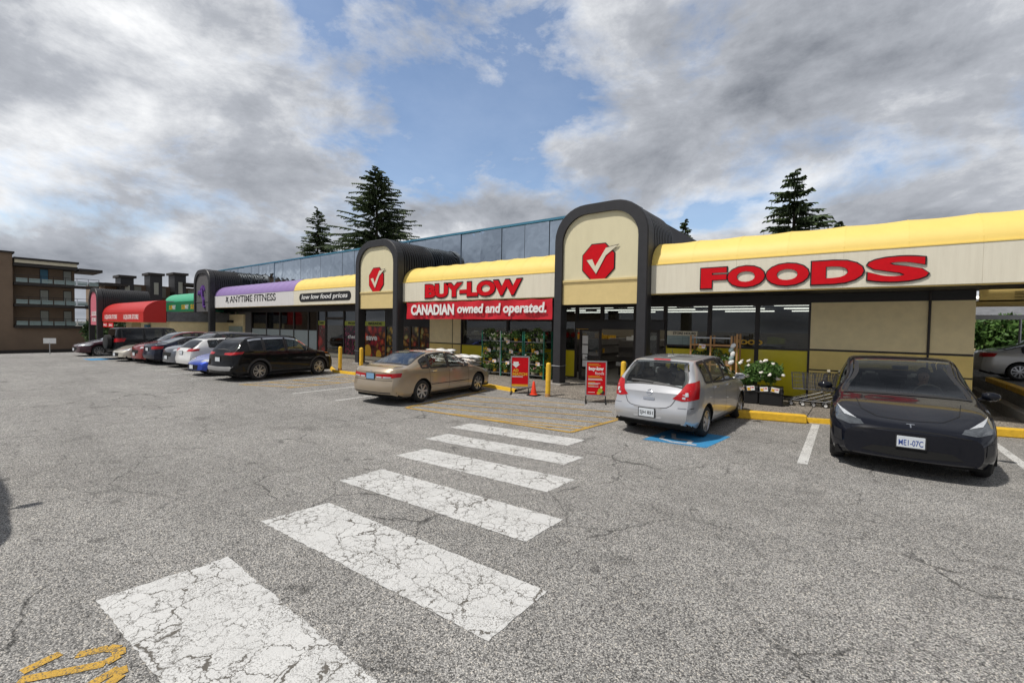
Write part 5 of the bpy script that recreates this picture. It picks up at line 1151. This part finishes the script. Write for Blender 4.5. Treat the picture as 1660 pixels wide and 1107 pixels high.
# ---------------------------------------------------------------- street furniture and goods
def bollard(x, y, z, label, tilt=0):
    e = empty('bollard', (x, y, z), 0, label, 'bollard', 'yellow steel bollards'); e.rotation_euler = (0, R(tilt), 0)
    MB().lathe([(.082, 0), (.082, 1.03), (.075, 1.065), (.05, 1.09), (.001, 1.10)], 18).build('post', M['yellow_curb'], e, smooth=True, sharp=50)
    MB().lathe([(.087, .0), (.087, .09), (.083, .1)], 18).build('foot', M['wood'], e)
bollard(-7.95, 12.3, 0, 'yellow bollard beside the orange cone', .6); bollard(-6.0, 13.7, .09, 'yellow bollard behind the silver hatchback', 0); bollard(-18.95, 11.75, .1, 'yellow bollard nearest the black crossover', 1.2); bollard(-17.6, 11.95, .1, 'yellow bollard in front of the arch, behind the gold saloon', .4)
def aframe(x, y, rz, label, kind):
    e = empty('pavement_sign', (x, y, .01), rz, label, 'sign', 'red pavement signs')
    w, z0, z1 = .31, .2, 1.24
    for s in (-1, 1):
        f = MB(); y0 = s*.05
        f.box(-w, -w+.035, y0-.015, y0+.015, z0, z1).box(w-.035, w, y0-.015, y0+.015, z0, z1).box(-w+.035, w-.035, y0-.015, y0+.015, z0, z0+.035).box(-w+.035, w-.035, y0-.015, y0+.015, z1-.035, z1); f.build('frame', M['galv'], e)
        MB().box(-w+.035, w-.035, y0-.008, y0+.008, z0+.035, z1-.035).build('panel', M['red'], e)
    for s in (-1, 1): MB().box(s*(w-.02)-.02, s*(w-.02)+.02, -.34, .34, .0, .03).box(s*(w-.02)-.015, s*(w-.02)+.015, -.03, .03, .03, .25).build('foot', M['black_metal'], e)
    Y0 = -.0605
    if kind == 0:
        MB().prism([(-.22, 1.06), (-.05, 1.06), (-.05, .98), (.0, .98), (-.135, .86), (-.27, .98), (-.22, .98)], Y0-.002, Y0).build('arrow', M['white'], e)
        letters('lettering', 'AD', -.145, Y0, .77, .2, .1, 'gold', e, bold=.05, depth=.003); letters('lettering', 'MATCH', -.0, Y0, .65, .49, .10, 'gold', e, bold=.05, depth=.003)
        for z in (.57, .545): MB().box(-.25, .1, Y0-.002, Y0, z, z+.012).build('small_print', M['white'], e)
        MB().box(-.275, .275, Y0-.002, Y0, .236, .31).build('band', M['gold'], e)
    else:
        letters('lettering', 'buy-low', 0, Y0, 1.0, .44, .14, 'white', e, bold=.05, depth=.003); letters('lettering', 'foods', .1, Y0, .88, .26, .09, 'white', e, bold=.0, depth=.003)
        for k, (z, w_, m) in enumerate(((1.14, .3, 'gold'), (1.10, .36, 'gold'), (.78, .34, 'gold'), (.745, .42, 'gold'), (.70, .40, 'white'), (.67, .42, 'white'), (.60, .2, 'gold'), (.57, .36, 'white'), (.54, .3, 'white'), (.50, .18, 'gold'), (.47, .3, 'white'), (.3, .2, 'white'))): MB().box(-.23, -.23+w_, Y0-.002, Y0, z, z+.014).build('small_print', M[m], e)
        for (x_, z, r, m) in ((.13, .36, .07, 'lime'), (.2, .31, .06, 'trim'), (.16, .46, .035, 'stucco'), (.08, .29, .05, 'gold')): MB().prism([(x_+r*math.cos(a), z+r*math.sin(a)) for a in np.linspace(0, 6.283, 14, endpoint=False)], Y0-.003-r*.01, Y0).build('printed_figure', M[m], e)
aframe(-9.0, 12.2, R(34), 'red pavement sign reading AD MATCH in yellow', 0); aframe(-6.25, 12.3, R(28), 'red pavement sign with white shop lettering and small print, left of the silver hatchback', 1)
e = empty('traffic_cone', (-8.4, 12.15, .012), 0, 'small orange traffic cone beside the pavement sign', 'cone')
MB().lathe([(.14, .03), (.10, .05), (.028, .45), (.02, .46), (.001, .46)], 20).build('cone', M['orange'], e, smooth=True, sharp=40); MB().bbox(-.17, .17, -.17, .17, 0, .032, .008).build('base', M['black'], e)
# soil bags
def bag():
    bm = bmesh.new(); bmesh.ops.create_grid(bm, x_segments=8, y_segments=6, size=.5); P = []
    top = [[(x, y, .5*(1-(2*x)**4)*(1-(2*y)**4)) for x in np.linspace(-.5, .5, 9)] for y in np.linspace(-.5, .5, 7)]; bm.free(); b = MB()
    b.grid([[(x*.62, y*.40, .015+z*.17+.006*math.sin(x*31+y*17)) for x, y, z in r] for r in top]); b.grid([[(x*.62, y*.40, .012-z*.05) for x, y, z in r][::-1] for r in top]); return b
bagm = [streaked('bag_white', (.85, .85, .84), (.55, .56, .58), .4, (5, 5, 5), .6), streaked('bag_print', (.82, .80, .76), (.40, .25, .14), .4, (6, 6, 6), .9), streaked('bag_black', (.04, .04, .045), (.35, .35, .33), .4, (5, 5, 5), .7)]
proto = [bag().build('soil_bag', m, smooth=True) for m in bagm]; nb = 0
def put_bag(x, y, z, rz, k, label):
    global nb
    o = proto[k] if not proto[k].get('label') else proto[k].copy()
    if o is not proto[k]: col.objects.link(o)
    o.location = (x, y, z); o.rotation_euler = (R(rnd.uniform(-5, 5)), R(rnd.uniform(-5, 5)), rz); tag(o, label, 'bag', 'bags of soil beside the flower racks')
for lay in range(9):
    for i in range(3):
        for j in range(2):
            if lay > 6 and i == 2: continue
            k = 2 if (lay > 5 and i == 2) else (1 if (lay*3+i+j) % 4 == 0 else 0)
            pos = ', %s %s of the %s layer' % (('front', 'back')[j], ('left', 'middle', 'right')[i], ('bottom', 'second', 'third', 'fourth', 'fifth', 'sixth', 'seventh', 'eighth', 'top')[lay])
            put_bag(-16.0+i*.64+rnd.uniform(-.05, .05), 14.75+j*.45+rnd.uniform(-.05, .05), .12+lay*.115, R(rnd.uniform(-9, 9)), k, ('pale', 'printed', 'black')[k]+' soil bag in the taller stack'+pos)
for lay in range(4):
    for i in range(2):
        for j in range(2):
            k = 1 if (lay+i+j) % 3 == 0 else 0
            put_bag(-14.3+i*.6+rnd.uniform(-.07, .07), 14.7+j*.45+rnd.uniform(-.05, .05), .50+lay*.115, R(rnd.uniform(-14, 14)), k, ('pale', 'printed')[k]+' soil bag in the lower stack, %s %s of the %s layer' % (('front', 'back')[j], ('left', 'right')[i], ('bottom', 'second', 'third', 'top')[lay]))
e = empty('pallet_box', (-14.0, 14.93, .1), 0, 'black plastic pallet box under the lower stack of bags', 'pallet'); b = MB()
for z in (.02, .14, .26): b.bbox(-.65, .65, -.5, .5, z, z+.1, .01)
b.build('slatted_side', M['dark'], e); MB().box(-.62, .62, -.47, .47, 0, .37).build('core', M['black'], e)
# plants
POTS = []
def potplant(kind, seed):
    q = random.Random(seed); e = empty('potted_plant'); pm = ('off_white', 'dark', 'gold', 'dark', 'galv')[kind]
    MB().lathe([(.001, 0), (.075, 0), (.10, .14), (.108, .15), (.108, .165), (.095, .165), (.09, .15)], 12).build('pot', M[pm], e, smooth=True, sharp=40)
    b = MB(); leaves(b, 200, ell((0, 0, .22+.03*kind), (.22+.02*(kind % 3), .22, .13+.025*kind)), (.055, .045, .07, .05, .06)[kind], q); b.build('foliage', LM[('rose', 'pale', 'rose', 'dark', 'pale')[kind]], e)
    f = MB()
    for _ in range(16 if kind != 3 else 6):
        p = ell((0, 0, .30), (.2, .2, .12))(q); bm = bmesh.new(); bmesh.ops.create_icosphere(bm, subdivisions=1, radius=q.uniform(.018, .032)); f.addbm(bm, Matrix.Translation(p))
    f.build('flowers', LM[('petal', 'pinkp', 'yel', 'petal', 'purplep')[kind]], e)['kind'] = 'stuff'; return e
PP = [potplant(k, 40+k) for k in range(5)]; used = set()
def plant(kind, x, y, z, label, group, sc=1.0):
    o = PP[kind] if kind not in used else copy_tree(PP[kind]); used.add(kind)
    o.location = (x, y, z); o.rotation_euler = (0, 0, rnd.random()*6.28); o.scale = (sc*rnd.uniform(.88, 1.12),)*3; tag(o, label, 'plant', group)
def tagcard(x, y, z, label, rz=0, parent=None):
    e = empty('price_card', (x, y, z), rz+R(rnd.uniform(-6, 6)), label, 'price card', 'price cards among the plants'); e.rotation_euler[1] = R(rnd.uniform(-9, 9))
    MB().box(-.10, .10, -.004, .004, -.065, .065).build('card', M['white'], e); MB().prism([(-.09, -.055), (.0, -.055), (-.03, .02), (-.09, .03)], -.0055, -.004).build('print', M['gold'], e)
    letters('lettering', '5.99', .03, -.0045, .015, .1, .05, 'red', e, bold=.03, depth=.001)
names = ('left', 'middle', 'right')
for ri, (xa, xb) in enumerate(((-13.45, -12.4), (-12.36, -11.2), (-11.12, -10.15))):
    y0, y1 = 15.35, 15.95; e = empty('flower_rack', ((xa+xb)/2, y0, .1), 0, '%s one of three green metal flower racks under the banner' % names[ri], 'rack', 'green flower racks'); hw = (xb-xa)/2
    for sx in (-1, 1):
        for yy in (0, .6): MB().box(sx*hw-.022, sx*hw+.022, yy-.022, yy+.022, 0, 1.95).build('post', M['galv' if (ri == 0 and sx > 0) else 'green_rack'], e)
    for zi, z in enumerate((.16, .62, 1.08, 1.52)):
        b = MB().box(-hw, hw, -.015, .015, z-.02, z).box(-hw, hw, .585, .615, z-.02, z)
        for k in range(7): b.box(-hw+.02+k*(2*hw-.04)/6-.006, -hw+.02+k*(2*hw-.04)/6+.006, .0, .6, z-.012, z-.004)
        b.build('shelf', M['galv' if zi != 2 else 'green_rack'], e)
        for k in range(4):
            for yy in (.12, .42):
                if yy > .3 and k % 2: continue
                kind = (zi+k+ri*2) % 5; plant(kind, (xa+xb)/2-hw+.17+k*(2*hw-.34)/3, y0+yy, .1+z, '%s potted plant%s on the %s shelf of the %s flower rack' % (('leftmost', 'second', 'third', 'rightmost')[k], ' at the back' if yy > .3 else '', ('lowest', 'second lowest', 'third', 'top')[zi], names[ri]), 'potted plants on the green racks', .95)
    for z in (.66, 1.12) if ri != 1 else (.62, 1.1, 1.53): tagcard((xa+xb)/2+rnd.uniform(-.25, .25), y0-.03, .1+z-.03, '%s price card on the %s flower rack' % ('lower' if z < .9 else 'upper' if z < 1.3 else 'topmost', names[ri]))
# wooden plant stand
e = empty('wooden_stand', (-3.85, 15.55, .1), 0, 'tall wooden plant stand by the store window', 'stand')
for x in (-.62, .0, .62, .78):
    for y in (0, .45): MB().box(x-.025, x+.025, y-.025, y+.025, 0, 1.95 if x < .7 else 2.02).build('post', M['wood'], e)
for z in (.45, 1.0, 1.62): MB().box(-.65, .65, -.03, .0, z, z+.05).box(-.65, .65, .45, .48, z, z+.05).box(-.62, .62, 0, .45, z+.01, z+.03).build('shelf', M['wood'], e)
MB().box(-.65, .65, -.01, .01, 1.86, 1.9).build('rail', M['galv'], e)
for k in range(4):
    for z in (.48, 1.03): plant((k+2) % 5, -4.35+k*.33, 15.75, .1+z, '%s potted plant on the %s shelf of the wooden stand' % (('leftmost', 'second', 'third', 'rightmost')[k], 'low' if z < .9 else 'middle'), 'plants on the wooden stand', 1.0)
for x, z in ((-4.1, 1.6), (-3.55, 1.0)): tagcard(x, 15.5, .1+z, '%s price card on the wooden plant stand' % ('upper' if z > 1.3 else 'lower'))
e = empty('garden_gloves', (-3.2, 15.5, 1.35), 0, 'bunch of blue and white garden gloves on the wooden stand', 'gloves')
for k in range(5):
    bm = bmesh.new(); bmesh.ops.create_icosphere(bm, subdivisions=2, radius=1); MB().addbm(bm, Matrix.Translation((rnd.uniform(-.06, .06), 0, .4-k*.13)) @ Matrix.Rotation(rnd.random(), 4, 'Y') @ Matrix.Diagonal((.07, .035, .10, 1))).build('glove', M['rail_glass' if k % 2 else 'white'], e, smooth=True)
# rose tubs
q = random.Random(77)
for k, lab in ((0, 'black plastic tub of white roses beside the silver hatchback'), (1, 'black plastic tub of white roses next to the shopping carts')):
    x = -2.65+k*.62; e = empty('rose_tub', (x, 15.1, .1), R(6), lab, 'planter', 'tubs of roses')
    MB().bbox(-.30, .30, -.32, .32, 0, .52, .03).bbox(-.315, .315, -.335, .335, .34, .38, .01).build('tub', M['black'], e)
    b = MB(); [leaves(b, 230, ell((q.uniform(-.3, .3), q.uniform(-.25, .25), q.uniform(.62, 1.16)), (.2, .2, .16)), .05, q) for _ in range(8)]; b.build('foliage', LM['rose'], e); st = MB()
    for _ in range(9): st.tube([(q.uniform(-.15, .15), q.uniform(-.15, .15), .5), (q.uniform(-.35, .35), q.uniform(-.3, .3), 1.2)], .007, 5)
    st.build('stems', LM['rose'], e); rme = None
    for _ in range(10):
        p = ell((0, -.1, .98), (.44, .42, .36))(q)
        if rme is None:
            f = MB()
            for c in range(6):
                bm = bmesh.new(); bmesh.ops.create_icosphere(bm, subdivisions=1, radius=.042); f.addbm(bm, Matrix.Translation((q.uniform(-.035, .035), q.uniform(-.035, .035), q.uniform(-.02, .02))) @ Matrix.Diagonal((1, 1, .6, 1)))
            o = f.build('rose', LM['petal'], e); rme = o.data
        else: o = bpy.data.objects.new('rose', rme); col.objects.link(o); o.parent = e
        o.location = p; o.rotation_euler = (q.random(), q.random(), q.random()*6)
    for c in range(2): tagcard(x-.14+c*.28, 14.74, .56, '%s price card clipped to the %s rose tub' % (('left', 'right')[c], ('left', 'right')[k]), R(6))
# shopping carts
M['cart'] = mat('cart_wire', (.13, .13, .135), .45, .5)
def cart():
    e = empty('shopping_cart'); b = MB(); L, W = .82, .50
    def P(u, v, t):       # u along, v across, t height in the tapering basket
        k = .80+.2*t; return (-.40+u*L*(.86+.14*t)+(1-t)*.04, (v-.5)*W*k*(.86+.14*u), .48+.46*t)
    for i in range(13):
        u = i/12
        for v in (0, 1): b.tube([P(u, v, 0), P(u, v, 1)], .0052, 4, False)
        b.tube([P(u, 0, 0), P(u, 1, 0)], .0052, 4, False)
    for j in range(9): b.tube([P(0, j/8, 1), P(0, j/8, 0), P(1, j/8, 0), P(1, j/8, 1)], .0052, 4, False)
    for t in (.25, .5, .75): b.tube([P(0, 0, t), P(1, 0, t), P(1, 1, t), P(0, 1, t), P(0, 0, t)], .0035, 4, False)
    b.build('basket', M['cart'], e); MB().tube([P(0, 0, 1), P(1, 0, 1), P(1, 1, 1), P(0, 1, 1), P(0, 0, 1)], .008, 6, False).build('rim', M['charcoal'], e)
    f = MB()
    for s in (-1, 1): f.tube([(.48, s*.24, .98), (.40, s*.24, .90), (.34, s*.22, .45), (-.42, s*.15, .16)], .011, 6).tube([(.34, s*.22, .45), (.42, s*.22, .16), (-.42, s*.15, .16)], .011, 6)
    f.tube([(.42, -.22, .16), (.42, .22, .16)], .01, 6).tube([(-.42, -.15, .16), (-.42, .15, .16)], .01, 6); f.build('frame', M['cart'], e)
    MB().tube([(.49, -.25, .985), (.49, .25, .985)], .017, 8).build('handle', M['black'], e); MB().bbox(.46, .53, .05, .16, .99, 1.06, .008).build('coin_lock', M['off_white'], e)
    for x, y in ((.42, .22), (.42, -.22), (-.40, .15), (-.40, -.15)):
        w = MB().tube([(x, y-.014, .06), (x, y+.014, .06)], .06, 14).build('wheel', M['black'], e); MB().tube([(x, y-.016, .06), (x, y+.016, .06)], .04, 10).build('hub', M['white'], w); MB().box(x-.012, x+.012, y-.02, y+.02, .09, .16).build('fork', M['galv'], w)
    return e
c0 = cart()
for k in range(5):
    c = c0 if k == 0 else copy_tree(c0); c.location = (-1.18+.27*k, 15.55+.05*k, .1); c.rotation_euler = (0, 0, R(10+rnd.uniform(-2, 2)))
    tag(c, ('front cart of the nested row of shopping carts, next to the roses', 'second shopping cart in the nested row', 'third shopping cart in the nested row', 'fourth shopping cart in the nested row', 'last shopping cart of the row behind the black car')[k], 'cart', 'nested shopping carts')
# small sign by the far wall
e = empty('small_sign', (-43, 5.3, -.1), R(60), 'small white sign on a post before the brown apartment wall', 'sign'); MB().tube([(0, 0, 0), (0, 0, .75)], .03, 6).build('post', M['galv'], e); MB().box(-.32, .32, -.02, .02, .70, 1.05).build('board', M['white'], e)
# planting strip under the far wall
tag(MB().box(-95.5, -93.5, -20, 40, -2.8, -2.2).build('kerb_strip', M['dark_brown']), kind='structure')
